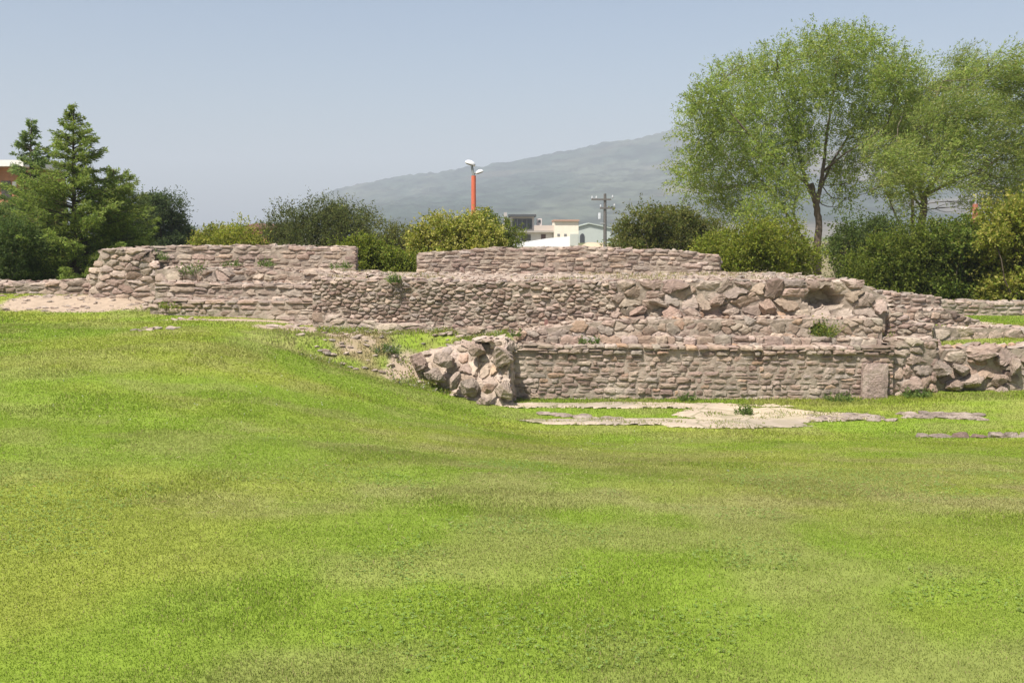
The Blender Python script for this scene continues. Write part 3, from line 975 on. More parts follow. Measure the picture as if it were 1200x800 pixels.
limbs = [([(958, 322, 0), (957, 290, 0), (960, 262, 0), (957, 240, 0), (950, 215, 0)], .17, .11),
         ([(957, 240, 0), (945, 215, -.2), (937, 185, -.3), (930, 150, -.2), (915, 105, 0), (905, 75, .1)], .09, .015),
         ([(957, 240, 0), (962, 215, .2), (966, 185, .3), (970, 150, .3), (978, 105, .2), (985, 50, 0)], .10, .015),
         ([(960, 225, .1), (975, 190, .6), (1000, 150, .8), (1030, 110, .8), (1045, 85, .7)], .06, .012),
         ([(945, 215, -.2), (915, 190, -.7), (880, 160, -1.0), (850, 125, -1.1), (835, 105, -1.1)], .06, .012),
         ([(955, 300, .1), (935, 272, .2), (922, 250, .4), (905, 225, .4), (880, 200, .4), (845, 185, .3)], .085, .012),
         ([(937, 275, .2), (930, 250, .8), (935, 215, 1.2), (930, 190, 1.3)], .06, .014),
         ([(966, 200, .3), (990, 180, -.6), (1015, 165, -1.0), (1040, 145, -1.2)], .045, .010)]
b0 = at(958, 322, 36); b0[2] = ground_z(b0[0], 36)[0]
big_tree(b0, limbs, cl, 36, .225, .098, .031, LG, LW, 'largest airy pale green tree with forked slender trunk behind the terrace', (.12, 0, .35), .80, .28, per=22, rk=.84, loose=.85)
# wind swept tree on the right
cl = [(1060, 120, 26, 26), (1090, 100, 30, 26), (1120, 80, 30, 24), (1150, 85, 30, 24), (1180, 85, 26, 24), (1205, 100, 28, 30), (1050, 155, 28, 28), (1085, 140, 34, 30),
      (1120, 125, 36, 30), (1160, 125, 36, 30), (1200, 140, 32, 32), (1040, 190, 26, 26), (1070, 180, 30, 28), (1110, 170, 36, 30), (1150, 170, 36, 30), (1190, 180, 30, 30), (1015, 178, 16, 16),
      (1030, 215, 20, 20), (1060, 212, 26, 22), (1100, 205, 26, 22), (1140, 210, 30, 24), (1180, 215, 30, 24), (1165, 60, 14, 12), (1190, 58, 14, 14), (1120, 58, 14, 10), (1230, 150, 30, 40), (1225, 205, 26, 26),
      (1160, 235, 22, 16), (1045, 238, 16, 12), (1195, 240, 22, 14), (1125, 238, 14, 10)]
limbs = [([(1079, 322, 0), (1079, 280, 0), (1081, 250, 0), (1083, 228, 0)], .17, .12),
         ([(1083, 228, 0), (1100, 205, .2), (1118, 180, .3), (1135, 140, .3), (1150, 95, .2)], .09, .012),
         ([(1083, 230, 0), (1105, 218, -.4), (1130, 208, -.8), (1165, 190, -1), (1200, 160, -1)], .07, .012),
         ([(1081, 235, 0), (1075, 205, -.2), (1078, 170, -.3), (1090, 130, -.3), (1105, 95, -.2)], .07, .012),
         ([(1081, 245, 0), (1062, 220, .3), (1050, 190, .5), (1052, 150, .6)], .05, .012),
         ([(1072, 300, .8), (1070, 262, .8), (1069, 232, .8), (1066, 205, .8)], .09, .03),
         ([(1060, 300, .5), (1055, 265, .5), (1045, 240, .5), (1035, 215, .5)], .06, .012)]
b0 = at(1079, 322, 33); b0[2] = ground_z(b0[0], 33)[0]
LG2 = [(.235, .295, .066), (.275, .315, .09), (.185, .24, .056), (.31, .31, .12)]
big_tree(b0, limbs, cl, 33, .235, .115, .024, LG2, LW, 'wind swept feathery tree at right leaning over the dark hedge', (.80, 0, .50), .95, .30, per=24, rk=.8, loose=.6)


def shrub(name, base, clumps, Y, per_px, L, Wd, cols, wts, label, cat, bias=(0, 0, .35), twig=.3, depth=1.0, flower=None, per=9, stems=6, mat='leaf', stem_r=.03, kdepth=1.1, group=None):
    o = thing(name, base, label, cat, group)
    wood = MB(); crown = MB()
    for (px, py, rx, ry) in clumps:
        dy = random.uniform(-1, 1) * depth
        c = at(px, py, Y + dy); k = (Y + dy) / F
        r = np.array([rx * k, max(rx, ry) * k * kdepth, ry * k])
        if stems:
            wood.tube(bent(np.array(base) + np.array([random.uniform(-.2, .2), random.uniform(-.2, .2), 0]), c, 6, .2), np.linspace(stem_r, stem_r * .3, 6), np.array([.09, .07, .05]), 5)
        ntw = int(rx * ry * per_px)
        cc = [np.array(a) * random.uniform(.84, 1.18) for a in cols]
        clump_leaves(crown, c, r * random.uniform(.85, 1.12), ntw, per + 3, L * random.uniform(.75, 1.0), Wd * random.uniform(.7, 1.0), cc, wts, twig * random.choice((.7, 1, 1, 1.5, 2.0)), bias, .5, 0, flower)
    if stems:
        wood.build('trunk' if cat == 'tree' else 'stem', M['bark'], o, smooth=True)
    crown.build('crown', M[mat], o)
    return o


def fill(x0, x1, ytop, ybot, r, jit=.35):
    """clumps under a crown outline ytop = [(px, py)...] down to ybot"""
    xs = [a for a, b in ytop]; ys = [b for a, b in ytop]
    out = []
    for x in np.arange(x0 + r * .6, x1, r * 1.15):
        top = float(np.interp(x, xs, ys))
        y = top + r * .8
        while y < ybot:
            rr = r * random.uniform(.75, 1.2)
            out.append((x + random.uniform(-jit, jit) * r, y + random.uniform(-.3, .3) * r, rr, rr * .85))
            y += r * 1.05
    return out


def gb(px, Y, sink=0.05):
    p = at(px, 300, Y); p[2] = ground_z(p[0], Y)[0] - sink
    return p


DG = [(.115, .134, .042), (.150, .162, .052), (.085, .104, .036)]
MG = [(.15, .19, .030), (.195, .22, .042), (.105, .145, .026)]
YG = [(.205, .235, .034), (.26, .27, .05), (.14, .175, .028), (.31, .285, .07)]
OG = [(.150, .158, .042), (.190, .185, .056), (.105, .118, .034)]
shrub('bush', gb(880, 26), fill(826, 942, [(826, 300), (838, 276), (860, 268), (890, 266), (915, 272), (932, 284), (944, 306)], 330, 17), 26, .75, .085, .042, YG[:3] + [(.2, .2, .05)], [4, 3, 3, 1],
      'round yellow green bush standing at the foot of the largest tree', 'bush', depth=.7)
shrub('bush', gb(780, 31), fill(722, 842, [(722, 284), (732, 262), (755, 244), (780, 240), (805, 250), (825, 254), (842, 275)], 318, 17), 31, .75, .09, .04, OG + [(.10, .135, .03)], [3, 3, 2, 2],
      'domed dull olive bush right of the utility pole', 'bush', depth=.8)
shrub('bush', gb(535, 27), fill(484, 584, [(484, 278), (494, 264), (515, 256), (545, 254), (570, 260), (584, 276)], 312, 14), 27, .75, .085, .055, YG, [3, 4, 2, 2],
      'yellow flowering bush behind the left end of the free standing wall', 'bush', depth=.6, flower=((.46, .43, .13), .55))
shrub('bush', gb(600, 34), fill(545, 602, [(545, 256), (560, 248), (580, 252), (602, 268)], 315, 14), 34, .7, .09, .045, MG, [3, 3, 2],
      'mid green bush between the yellow flowering bush and the white house', 'bush', depth=.7)
shrub('bush', gb(452, 24.6), fill(404, 496, [(404, 288), (420, 284), (440, 290), (460, 296), (480, 300), (496, 305)], 330, 12), 24.6, .8, .085, .05, MG + [(.17, .19, .035)], [3, 4, 1, 3],
      'low leafy bush filling the gap between the two upper walls', 'bush', depth=.4)
shrub('bush', gb(265, 32), fill(228, 304, [(228, 282), (240, 272), (265, 268), (290, 272), (304, 282)], 312, 11), 32, .85, .08, .05, YG, [3, 3, 2, 1],
      'low yellow green bush peeping over the upper left wall', 'bush', depth=.5, flower=((.40, .38, .10), .2))
shrub('broadleaf_tree', gb(370, 33), fill(308, 432, [(308, 276), (322, 254), (345, 244), (375, 234), (392, 240), (410, 246), (432, 256)], 315, 16), 33, .75, .09, .036, DG + [(.07, .08, .035)], [4, 3, 2, 2],
      'dark bushy tree behind the upper left wall, beside the reddish roof', 'tree', depth=.9)
shrub('broadleaf_tree', gb(445, 36), fill(425, 492, [(425, 256), (445, 258), (465, 264), (492, 264)], 318, 14), 36, .7, .09, .036, OG + DG[:1], [3, 3, 2, 2],
      'lower brownish green tree between the dark tree and the yellow flowering bush', 'tree', depth=.8)
# dark hedge on the right, made of separate shrubs
shrub('bush', gb(1012, 29), fill(976, 1045, [(976, 290), (985, 268), (1000, 256), (1020, 256), (1045, 262)], 345, 16), 29, .7, .085, .045, [(.085, .12, .030), (.11, .14, .038)], [3, 2],
      'darkest shrub of the hedge, right behind the trunk of the largest tree', 'bush', depth=.6)
shrub('bush', gb(1065, 26.5), fill(1000, 1130, [(1000, 318), (1012, 296), (1030, 276), (1060, 268), (1090, 262), (1130, 268)], 356, 18), 26.5, .8, .085, .042, [(.135, .170, .028), (.180, .205, .040), (.09, .125, .024)], [3, 3, 2],
      'broad dense mid green shrub of the hedge above the descending wall', 'bush', depth=.7)
shrub('bush', gb(1150, 25.8), fill(1105, 1190, [(1105, 285), (1120, 264), (1140, 258), (1165, 262), (1190, 270)], 358, 17), 25.8, .75, .10, .06, [(.125, .168, .030), (.165, .205, .042), (.08, .115, .026), (.26, .26, .08)], [3, 3, 2, .7],
      'large leaved glossy shrub of the hedge near the right edge', 'bush', depth=.7)
shrub('bush', gb(1200, 25), fill(1160, 1270, [(1160, 268), (1172, 250), (1190, 238), (1215, 232), (1270, 240)], 356, 16), 25, .75, .10, .06, YG, [2, 4, 2, 2],
      'taller yellow tinged flowering shrub cut by the right edge', 'bush', depth=.6, flower=((.38, .36, .10), .2))
# trees beyond the conifers
shrub('broadleaf_tree', gb(190, 42), fill(160, 219, [(160, 246), (172, 230), (186, 227), (200, 232), (212, 248), (219, 275)], 318, 14), 42, 1.5, .11, .048, [(.07, .102, .040), (.095, .125, .046)], [2, 2],
      'dark rounded tree standing right of the conifers', 'tree', depth=1.0)
shrub('broadleaf_tree', gb(150, 38), fill(118, 178, [(118, 240), (140, 214), (155, 218), (170, 232), (178, 250)], 320, 15), 38, .8, .10, .035, [(.09, .125, .040), (.12, .15, .046)], [2, 2],
      'mid green tree half hidden between the conifers and the dark rounded tree', 'tree', depth=1.0)
shrub('bush', gb(8, 25), fill(-60, 40, [(-60, 262), (-20, 250), (10, 254), (40, 274)], 345, 18), 25, .75, .085, .03, [(.075, .112, .034), (.10, .135, .040)], [2, 2],
      'dark green shrub at the left edge in front of the orange house', 'bush', depth=.6)


# ------------------------------------------------------------------ conifers
def conifer(px, Y, ytop, prof, nb, label, lean=0.0, tone=((.215, .275, .066), (.265, .310, .080), (.165, .220, .058)), seed=1):
    base = gb(px, Y, .05)
    top = at(px, ytop, Y)
    k = Y / F
    o = thing('conifer', base, label, 'tree')
    wood = MB(); crown = MB()
    H = top[2] - base[2]
    n = 14
    tp = np.stack([base[0] + (top[0] - base[0]) * np.linspace(0, 1, n) + .02 * np.sin(np.linspace(0, 7, n)), np.full(n, Y), np.linspace(base[2], top[2], n)], 1)
    wood.tube(tp, np.linspace(.11, .008, n), np.array([.09, .07, .052]), 8, .06)
    py_tab = [a for a, b in prof]; w_tab = [b for a, b in prof]
    for i in range(nb):
        t = (i + random.random()) / nb
        t = t ** 1.2
        zc = base[2] + H * (.06 + .94 * t)
        _, pyz = pix(np.array([tp[-1][0], Y, zc]))
        Lb = float(np.interp(pyz, py_tab, w_tab)) * k * random.choice((.55, .8, .95, 1.0, 1.12))
        if Lb < .03:
            Lb = .05
        az = random.uniform(0, 2 * math.pi)
        el = random.uniform(.05, .45) + .25 * t
        nseg = 8
        f = np.linspace(0, 1, nseg)
        # droops in the middle then turns up at the tip
        rad = Lb * f
        zz = zc + Lb * (el * f - .55 * f ** 2 + .42 * f ** 3 + random.uniform(-.05, .1) * f)
        cx = np.interp(zc, tp[:, 2], tp[:, 0])
        br = np.stack([cx + rad * math.cos(az), Y + rad * math.sin(az), zz], 1)
        wood.tube(br, np.linspace(.014 + .012 * (1 - t), .003, nseg), np.array([.10, .08, .055]), 5)
        # feathery side sprays
        ns_ = max(5, int(Lb * 34))
        fs = rng.uniform(.12, 1.0, ns_)
        o_ = np.stack([np.interp(fs, f, br[:, j]) for j in range(3)], 1)
        fwd = np.array([math.cos(az), math.sin(az), .12]); side = np.array([-math.sin(az), math.cos(az), 0])
        sg = rng.choice([-1, 1], ns_)
        td = fwd * rng.uniform(.5, 1.1, ns_)[:, None] + side * (sg * rng.uniform(.2, .9, ns_))[:, None] + np.array([0, 0, 1]) * rng.uniform(-.45, .35, ns_)[:, None]
        td /= np.linalg.norm(td, axis=1)[:, None]
        tl = (min(.10, .04 + .10 * Lb) + .22 * Lb * (1.1 - fs)) * rng.uniform(.6, 1.2, ns_)
        per = 11
        g = rng.random((ns_, per))
        pos = o_[:, None, :] + td[:, None, :] * (tl[:, None] * g)[..., None]
        pos[..., 2] -= .5 * (tl[:, None] * g) ** 2 * 2
        pos += rng.normal(size=pos.shape) * .012
        ld = td[:, None, :] + rng.normal(size=(ns_, per, 3)) * .45
        m = ns_ * per
        tint = (random.uniform(.8, 1.2) * np.repeat(1 + rng.normal(size=ns_) * .12, per))[:, None]
        crown.leaves(pos.reshape(-1, 3), ld.reshape(-1, 3), rng.uniform(.05, .11, m), rng.uniform(.014, .026, m), palette(m, tone, [3, 2, 2]) * tint)
    wood.build('trunk', M['bark'], o, smooth=True)
    crown.build('crown', M['needle'], o)
    return o


conifer(86, 26.2, 124, [(124, 2), (140, 9), (160, 19), (180, 29), (200, 37), (215, 50), (245, 68), (290, 82), (340, 88)], 250, 'tallest conifer with thin pointed top at left, behind the far left wall')
conifer(36, 27.6, 141, [(141, 2), (155, 7), (172, 14), (190, 19), (215, 24), (245, 40), (290, 60), (340, 64)], 230, 'second conifer with narrow spire, left of the tallest one', tone=((.18, .245, .085), (.225, .28, .095), (.14, .20, .07)))
conifer(133, 27.4, 199, [(199, 6), (215, 22), (235, 34), (270, 44), (330, 50)], 150, 'short bushy conifer on the right shoulder of the tallest one')

# ------------------------------------------------------------------ weeds on the ruins
def weed(px, py, Y, hw, hh, n, cols, label, leafy=True, onground=False):
    p = at(px, py, Y)
    if onground:
        p[2] = ground_z(p[0], Y)[0]
    k = Y / F
    mb = MB()
    m = n
    o_ = p + np.stack([rng.normal(size=m).clip(-1.2, 1.2) * hw * k * .45, rng.normal(size=m).clip(-1.2, 1.2) * hw * k * .35, np.zeros(m)], 1)
    d = np.stack([rng.normal(size=m) * .6, rng.normal(size=m) * .6, rng.uniform(.5, 1.3, m)], 1)
    Lh = hh * k * rng.uniform(.5, 1.2, m)
    mb.leaves(o_, d, Lh, np.full(m, .012), palette(m, cols, [1] * len(cols)))
    if leafy:
        q = 3 * m
        j = rng.integers(0, m, q)
        dn = d / np.linalg.norm(d, axis=1)[:, None]
        pos = o_[j] + dn[j] * (Lh[j] * rng.uniform(.2, 1.0, q))[:, None]
        mb.leaves(pos, unit(q) + np.array([0, 0, .4]), rng.uniform(.03, .06, q), rng.uniform(.018, .035, q), palette(q, cols, [1] * len(cols)))
    tag(mb.build('weed', M['leaf'], origin=p), label, 'weed')


WG = [(.13, .19, .05), (.17, .22, .065), (.095, .15, .04)]
WY = [(.23, .26, .05), (.16, .21, .04), (.27, .27, .075)]
weed(180, 306, 22.5, 26, 14, 70, WG, 'wide green tuft on the ledge beside the left corner block')
weed(226, 323, 21.95, 14, 18, 80, WG, 'bushy grey green weed growing from the rough left tier')
weed(272, 313, 22.3, 16, 10, 40, WG, 'small flat tuft at the foot of the upper left wall')
weed(312, 313, 22.2, 12, 12, 50, WG, 'dark green tuft at the foot of the upper left wall, right of the flat one')
weed(400, 315, 21.9, 18, 9, 50, WG, 'tuft under the right end of the upper left wall')
weed(462, 332, 19.05, 10, 13, 50, WG, 'weed hanging from the dark rubble wall top near the gap')
weed(966, 398, 18.0, 15, 28, 150, WY + WG, 'tall yellow green weed growing on the tier below the right dark hollow')
weed(1030, 405, 18.3, 9, 26, 50, WY, 'yellowish grass tuft in the cleft beside the ragged pier')
weed(690, 403, 17.8, 20, 9, 70, WG, 'creeping green weed on the coping of the low wall near its left end')
weed(605, 395, 17.9, 10, 10, 30, WG, 'small weed on the corner where the broken end meets the low wall')
weed(873, 488, 15.9, 14, 16, 60, WG, 'lone green weed in a crack of the pale floor', onground=True)
weed(805, 469, 17.4, 14, 10, 50, WG, 'low weed at the foot of the low wall, left of the pale floor centre', onground=True)
weed(1075, 466, 17.4, 24, 12, 100, WG, 'clump of broad weeds at the foot of the ragged pier', onground=True)
weed(985, 467, 17.35, 22, 10, 80, WG, 'weeds at the foot of the low wall beside the upright slab', onground=True)
weed(1115, 408, 18.25, 24, 10, 80, WG, 'weeds on the lower right grass terrace behind the boulder wall', onground=True)
weed(590, 372, 18.9, 5, 8, 20, WY, 'tiny dry tuft in the dark rubble wall')
weed(200, 362, 20.55, 20, 10, 70, WY, 'dry yellowish tuft over the lowest left step', onground=False)
weed(455, 424, 17.9, 20, 12, 110, WG + [(.3, .3, .22)], 'pale flowered weed patch left of the dark boulder', onground=True)

# ------------------------------------------------------------------ lawn grass
def scatter(y0, y1, dens, hw=.53):
    half = hw * y1 + 1.8
    n = int(dens * (y1 - y0) * 2 * half)
    y = rng.uniform(y0, y1, n)
    x = rng.uniform(-1, 1, n) * half
    k = np.abs(x) < hw * y + 1.8
    x, y = x[k], y[k]
    return x, y


def blades(mb, x, y, h, w_, bend=1.0, tonek=1.0):
    z, ti = terrain(x, y)
    rb = np.isin(ti, GRASSY)
    okk = ((ti == 0) | rb) & (sand_mask(x, y) < .06 + .26 * rng.random(len(x)))
    inpit = (x > -.8) & (y > 14.3)
    okk &= ~(inpit & (paving_mask(x, y) > -.02 + .30 * rng.random(len(x)) ** 1.6 + .5 * sstep(.52, .66, fbm(x * 2.1, y * 4, 67, 4))))
    clear = (fbm(x * 2.3, y * 2.3, 91, 3) < .62)
    okk &= clear | (rng.random(len(x)) < .75)
    x, y, z = x[okk], y[okk], z[okk]
    n = len(x)
    tall = 1 + .5 * sstep(.55, .75, fbm(x * .9, y * .9, 77, 3)) + 1.4 * (((y > 16.9) & (y < 17.6) & (x > 0)) | ((y > 17.4) & (x > -4.3) & (x < -.4) & (y < 19.2)))
    hh = h * tall * rng.uniform(.55, 1.25, n)
    ww = w_ * rng.uniform(.7, 1.3, n)
    az = rng.uniform(0, 2 * np.pi, n); lean = rng.uniform(.1, 1.0, n) * bend
    dx, dy = np.cos(az), np.sin(az)
    sa = rng.uniform(0, 2 * np.pi, n); sx, sy = np.cos(sa), np.sin(sa)
    P0 = np.stack([x, y, z - .004], 1)
    S_ = np.stack([sx * ww / 2, sy * ww / 2, np.zeros(n)], 1)
    mid = P0 + np.stack([dx * hh * lean * .35, dy * hh * lean * .35, hh * .6], 1)
    tip = P0 + np.stack([dx * hh * lean, dy * hh * lean, hh * (1 - .35 * lean)], 1)
    V = np.stack([P0 - S_, P0 + S_, mid + S_ * .8, mid - S_ * .8, tip], 1).reshape(-1, 3)
    i = np.arange(n)[:, None] * 5
    c = lawn_tone(x, y) * tonek
    c = c * (1 + rng.normal(size=(n, 1)) * .11).clip(.6, 1.4)
    drym = rng.random(n) < .10
    c[drym] = np.array([.30, .26, .12]) * rng.uniform(.7, 1.2, (drym.sum(), 1))
    pale_zone = (y > 17.2) & (y < 19.2) & (x > -4.6) & (x < -.5)
    k = pale_zone & (rng.random(n) < .4)
    c[k] = np.array([.26, .25, .11]) * rng.uniform(.7, 1.3, (k.sum(), 1))
    mb.add(V, [i + np.array([[0, 1, 2, 3]]), i + np.array([[3, 2, 4]])], np.repeat(c, 5, axis=0))


gb_ = MB()
for (y0, y1, dn, h, w_) in [(2.9, 4.6, 20000, .015, .0028), (4.6, 6.5, 13500, .0155, .0036), (6.5, 9.5, 7500, .016, .0048), (9.5, 13.5, 3600, .018, .007), (13.5, 18.3, 1700, .024, .010), (18.3, 23.0, 800, .027, .015)]:
    x, y = scatter(y0, y1, dn)
    blades(gb_, x, y, h, w_)
tag(gb_.build('lawn_grass', M['grass'], origin=(0, 0, 0)), 'short mown bright green lawn grass in front of the ruins', 'grass', kind='stuff')

# leafy weeds and stone crumbs on the worn slope left of the broken wall end
wb = MB()
x = rng.uniform(-5.2, -.1, 5200); y = rng.uniform(17.0, 19.4, 5200)
z, ti = terrain(x, y)
okk = (np.isin(ti, GRASSY) | (ti == 0)) & (fbm(x * 1.6, y * 1.6, 111, 4) > .53) & (x > -3.6)
x, y, z = x[okk], y[okk], z[okk]; n = len(x)
for k in range(3):
    cw_ = palette(n, [(.19, .25, .045), (.25, .28, .07), (.30, .27, .13), (.46, .46, .36)], [4, 3, 2, .9])
    wb.leaves(np.stack([x, y, z], 1) + rng.normal(size=(n, 3)) * [.03, .03, .0] + [0, 0, .01 + .02 * k], unit(n) * .7 + np.array([0, 0, .8]), rng.uniform(.03, .07, n), rng.uniform(.012, .028, n), cw_)
tag(wb.build('ground_weeds', M['leaf'], origin=(0, 0, 0)), 'low leafy weeds on the worn slope beside the broken wall end', 'weeds', kind='stuff')
sb = MB()
for _ in range(420):
    X_, Y_ = random.uniform(-6.5, -.3), random.uniform(17.3, 20.2)
    if Y_ > 19.3 - .12 * (X_ + 3) + (.6 if X_ < -4 else 0) or fbm(np.array([X_ * 1.3]), np.array([Y_ * 1.3]), 121, 3)[0] < .5:
        continue
    zz, t_ = terrain(np.array([X_]), np.array([Y_]))
    if t_[0] and t_[0] not in GRASSY:
        continue
    s_ = random.uniform(.02, .075)
    rock(sb, (X_, Y_, zz[0] + s_ * .15), (s_ * 1.4, s_, s_ * .5), random.choice([PALE, PALE * 1.15, PINK, GREY]) * random.uniform(.9, 1.15), 2, 6)
for _ in range(150):
    X_, Y_ = random.uniform(-12, -7.4), random.uniform(21.2, 22.7)
    zz = ground_z(X_, Y_)[0]
    s_ = random.uniform(.015, .06) * (1.6 if random.random() < .1 else 1)
    rock(sb, (X_, Y_, zz + s_ * .1), (s_ * 1.4, s_, s_ * .55), random.choice([PALE, PALE * .9, PINK]) * random.uniform(.9, 1.15), 2, 6)
tag(sb.build('stone_rubble', M['boulder'], origin=(-3, 18, 0)), 'crumbs of pale stone scattered down the worn grass slope', 'rubble', kind='stuff')
# thin grass and weeds growing out of the worn floor
fb = MB()
x = rng.uniform(-.5, 6.3, 26000); y = rng.uniform(14.6, 17.5, 26000)
pmk = paving_mask(x, y)
okk = (pmk > -.05) & (fbm(x * 2.2, y * 4.5, 131, 5) + .10 * (pmk < .08) > .585)
x, y = x[okk], y[okk]; z = terrain(x, y, False)[0]; n = len(x)
fb.leaves(np.stack([x, y, z], 1), unit(n) * .7 + np.array([0, 0, 1]), rng.uniform(.03, .075, n), rng.uniform(.008, .014, n), palette(n, [(.17, .22, .04), (.24, .25, .07), (.30, .27, .13)], [2, 2, 1.3]))
tag(fb.build('floor_grass', M['grass'], origin=(0, 0, 0)), 'thin patchy grass growing through the worn pale floor', 'grass', kind='stuff')

# clover patches and dead straw in the turf
cb = MB()
x, y = scatter(2.9, 9.5, 520)
okk = fbm(x * .75, y * .75, 141, 4) + .12 * (fbm(x * 4, y * 4, 143, 2) - .5) > .575
x, y = x[okk], y[okk]; n = len(x); z = terrain(x, y)[0] + rng.uniform(.008, .02, n)
a0 = rng.uniform(0, 2 * np.pi, n)
for k in range(3):
    a_ = a0 + k * 2.094
    d_ = np.stack([np.cos(a_), np.sin(a_), rng.normal(size=n) * .25], 1)
    p_ = np.stack([x, y, z], 1)
    s_ = np.stack([-np.sin(a_), np.cos(a_), rng.normal(size=n) * .25], 1)
    l_ = rng.uniform(.007, .013, n)[:, None]
    V = np.stack([p_, p_ + d_ * l_ * .6 + s_ * l_ * .45, p_ + d_ * l_, p_ + d_ * l_ * .6 - s_ * l_ * .45], 1).reshape(-1, 3)
    cb.add(V, [np.arange(4 * n).reshape(n, 4)], np.repeat(palette(n, [(.185, .27, .065), (.225, .29, .09), (.155, .235, .055)], [3, 2, 2], .12), 4, axis=0))
tag(cb.build('clover', M['grass'], origin=(0, 0, 0)), 'small patches of clover leaves growing in the near lawn', 'clover', kind='stuff')
tb2 = MB()
x, y = scatter(2.9, 8.5, 60)
okk = fbm(x * .6, y * .6, 151, 4) + .2 * rng.random(len(x)) > .58
x, y = x[okk], y[okk]; n = len(x)
d_ = unit(n); d_[:, 2] = np.abs(d_[:, 2]) * .25
tb2.leaves(np.stack([x, y, terrain(x, y)[0] + .012], 1), d_, rng.uniform(.025, .06, n), .0025 + .0003 * y, palette(n, [(.36, .33, .17), (.32, .28, .14), (.26, .20, .10)], [3, 2, 1]))
tag(tb2.build('straw', M['grass'], origin=(0, 0, 0)), 'dry straw and clippings lying in the lawn', 'straw', kind='stuff')

# scattered white clover heads on the far lawn
x, y = scatter(9, 19, 1.3)
okk = (fbm(x * .5, y * .5, 101, 3) > .5) & (x < 4); x, y = x[okk], y[okk]
z = terrain(x, y)[0]
fl = MB()
n = len(x)
for k in range(2):
    fl.leaves(np.stack([x, y, z + .025], 1) + rng.normal(size=(n, 3)) * .004, unit(n) + np.array([0, 0, .5]), rng.uniform(.010, .018, n), rng.uniform(.010, .016, n), np.tile(np.array([[.55, .55, .45]]), (n, 1)))
tag(fl.build('clover_flowers', M['leaf'], origin=(0, 0, 0)), 'tiny white clover heads dotted over the lawn', 'flowers', kind='stuff')

# dry tufts and crumbs of stone on the terrace top
tb = MB()
x = rng.uniform(-5, 7, 9000); y = rng.uniform(18.7, 22.9, 9000)
z, ti = terrain(x, y)
okk = (ti > 0) & ~np.isin(ti, GRASSY) & (fbm(x * 1.1, y * 1.1, 71, 4) > .52) & (rng.random(9000) < .8)
x, y, z = x[okk], y[okk], z[okk]; n = len(x)
d_ = unit(n) * .6 + np.array([0, 0, 1])
tb.leaves(np.stack([x, y, z], 1), d_, rng.uniform(.03, .09, n), rng.uniform(.008, .016, n), palette(n, [(.26, .24, .10), (.17, .19, .06), (.32, .27, .14)], [2, 1, 2]))
tag(tb.build('dry_grass', M['grass'], origin=(0, 0, 0)), 'sparse dry grass on the dusty terrace top', 'grass', kind='stuff')
sb = MB()
for _ in range(420):
    X_, Y_ = random.uniform(-4.5, 7), random.uniform(18.9, 22.9)
    zz, t_ = terrain(np.array([X_]), np.array([Y_]))
    if t_[0] == 0 or t_[0] in GRASSY:
        continue
    s_ = random.uniform(.02, .09)
    rock(sb, (X_, Y_, zz[0] + s_ * .1), (s_ * 1.3, s_, s_ * .6), random.choice([PALE, PINK, GREY, PALE]) * random.uniform(.9, 1.2), 1, 5)
tag(sb.build('stone_rubble', M['boulder'], origin=(0, 20, .8)), 'small loose stones strewn over the dusty terrace top', 'rubble', kind='stuff')

# ------------------------------------------------------------------ hill
rid = [(-300, 268), (60, 266), (215, 266), (300, 262), (345, 246), (375, 230), (400, 222), (440, 213), (500, 205), (550, 198), (600, 191), (650, 181), (690, 173), (740, 166), (775, 158), (800, 148), (850, 136), (920, 128), (1000, 133), (1080, 146), (1160, 150), (1260, 172), (1500, 225)]
hp = np.arange(-300, 1501, 2.0); ht = np.concatenate([np.linspace(0, 1, 130), np.linspace(1.03, 1.5, 14)])
HP, HT = np.meshgrid(hp, ht, indexing='ij')
Yh = 800 + 1500 * HT
rh = (275 - np.interp(HP, [a for a, b in rid], [b for a, b in rid])) / F * 2300
Xh = (HP - 600) / F * Yh
prof = np.where(HT <= 1, np.clip(HT, 0, 1) ** 1.35, np.clip(1 - (HT - 1) * 2.0, 0, 1))
gul = fbm(Xh * .004, Yh * .0022, 201, 5) - .5
Zh = rh * prof * (1 + gul * .55 * np.sin(np.clip(HT, 0, 1) * np.pi) ** .8) + ((fbm(Xh * .03, Yh * .03, 205, 3) - .5) * 8 + (vnoise(Xh * .11, Yh * .05, 207) - .4) * 5) * np.clip(rh / 60, .1, 1) * np.clip(HT * 2, 0, 1) + EYE * prof - 2.0 * (1 - prof)
forest = np.array([.034, .048, .034]); scrubc = np.array([.064, .074, .052]); bare = np.array([.20, .155, .12])
nn_ = fbm(Xh * .006, Zh * .012, 211, 5)
hc = mix(forest, scrubc, sstep(.42, .58, nn_))
hc = hc * (.68 + .64 * sstep(.3, .7, fbm(Xh * .045, Zh * .10 + Yh * .012, 231, 3)))[..., None]
hc = mix(hc, bare, sstep(.53, .66, fbm(Xh * .008, Zh * .022 + Yh * .002, 221, 4)) * (1 - sstep(.55, .95, HT)) * sstep(700, 800, HP) * .5)
hm = MB()
a, b = HP.shape
ii, jj = np.meshgrid(np.arange(a - 1), np.arange(b - 1), indexing='ij')
hm.add(np.stack([Xh, Yh, Zh], -1).reshape(-1, 3), [np.stack([ii * b + jj, (ii + 1) * b + jj, (ii + 1) * b + jj + 1, ii * b + jj + 1], -1).reshape(-1, 4)], hc.reshape(-1, 3))
tag(hm.build('hills', M['hill'], origin=(0, 800, 0), smooth=True), kind='structure')

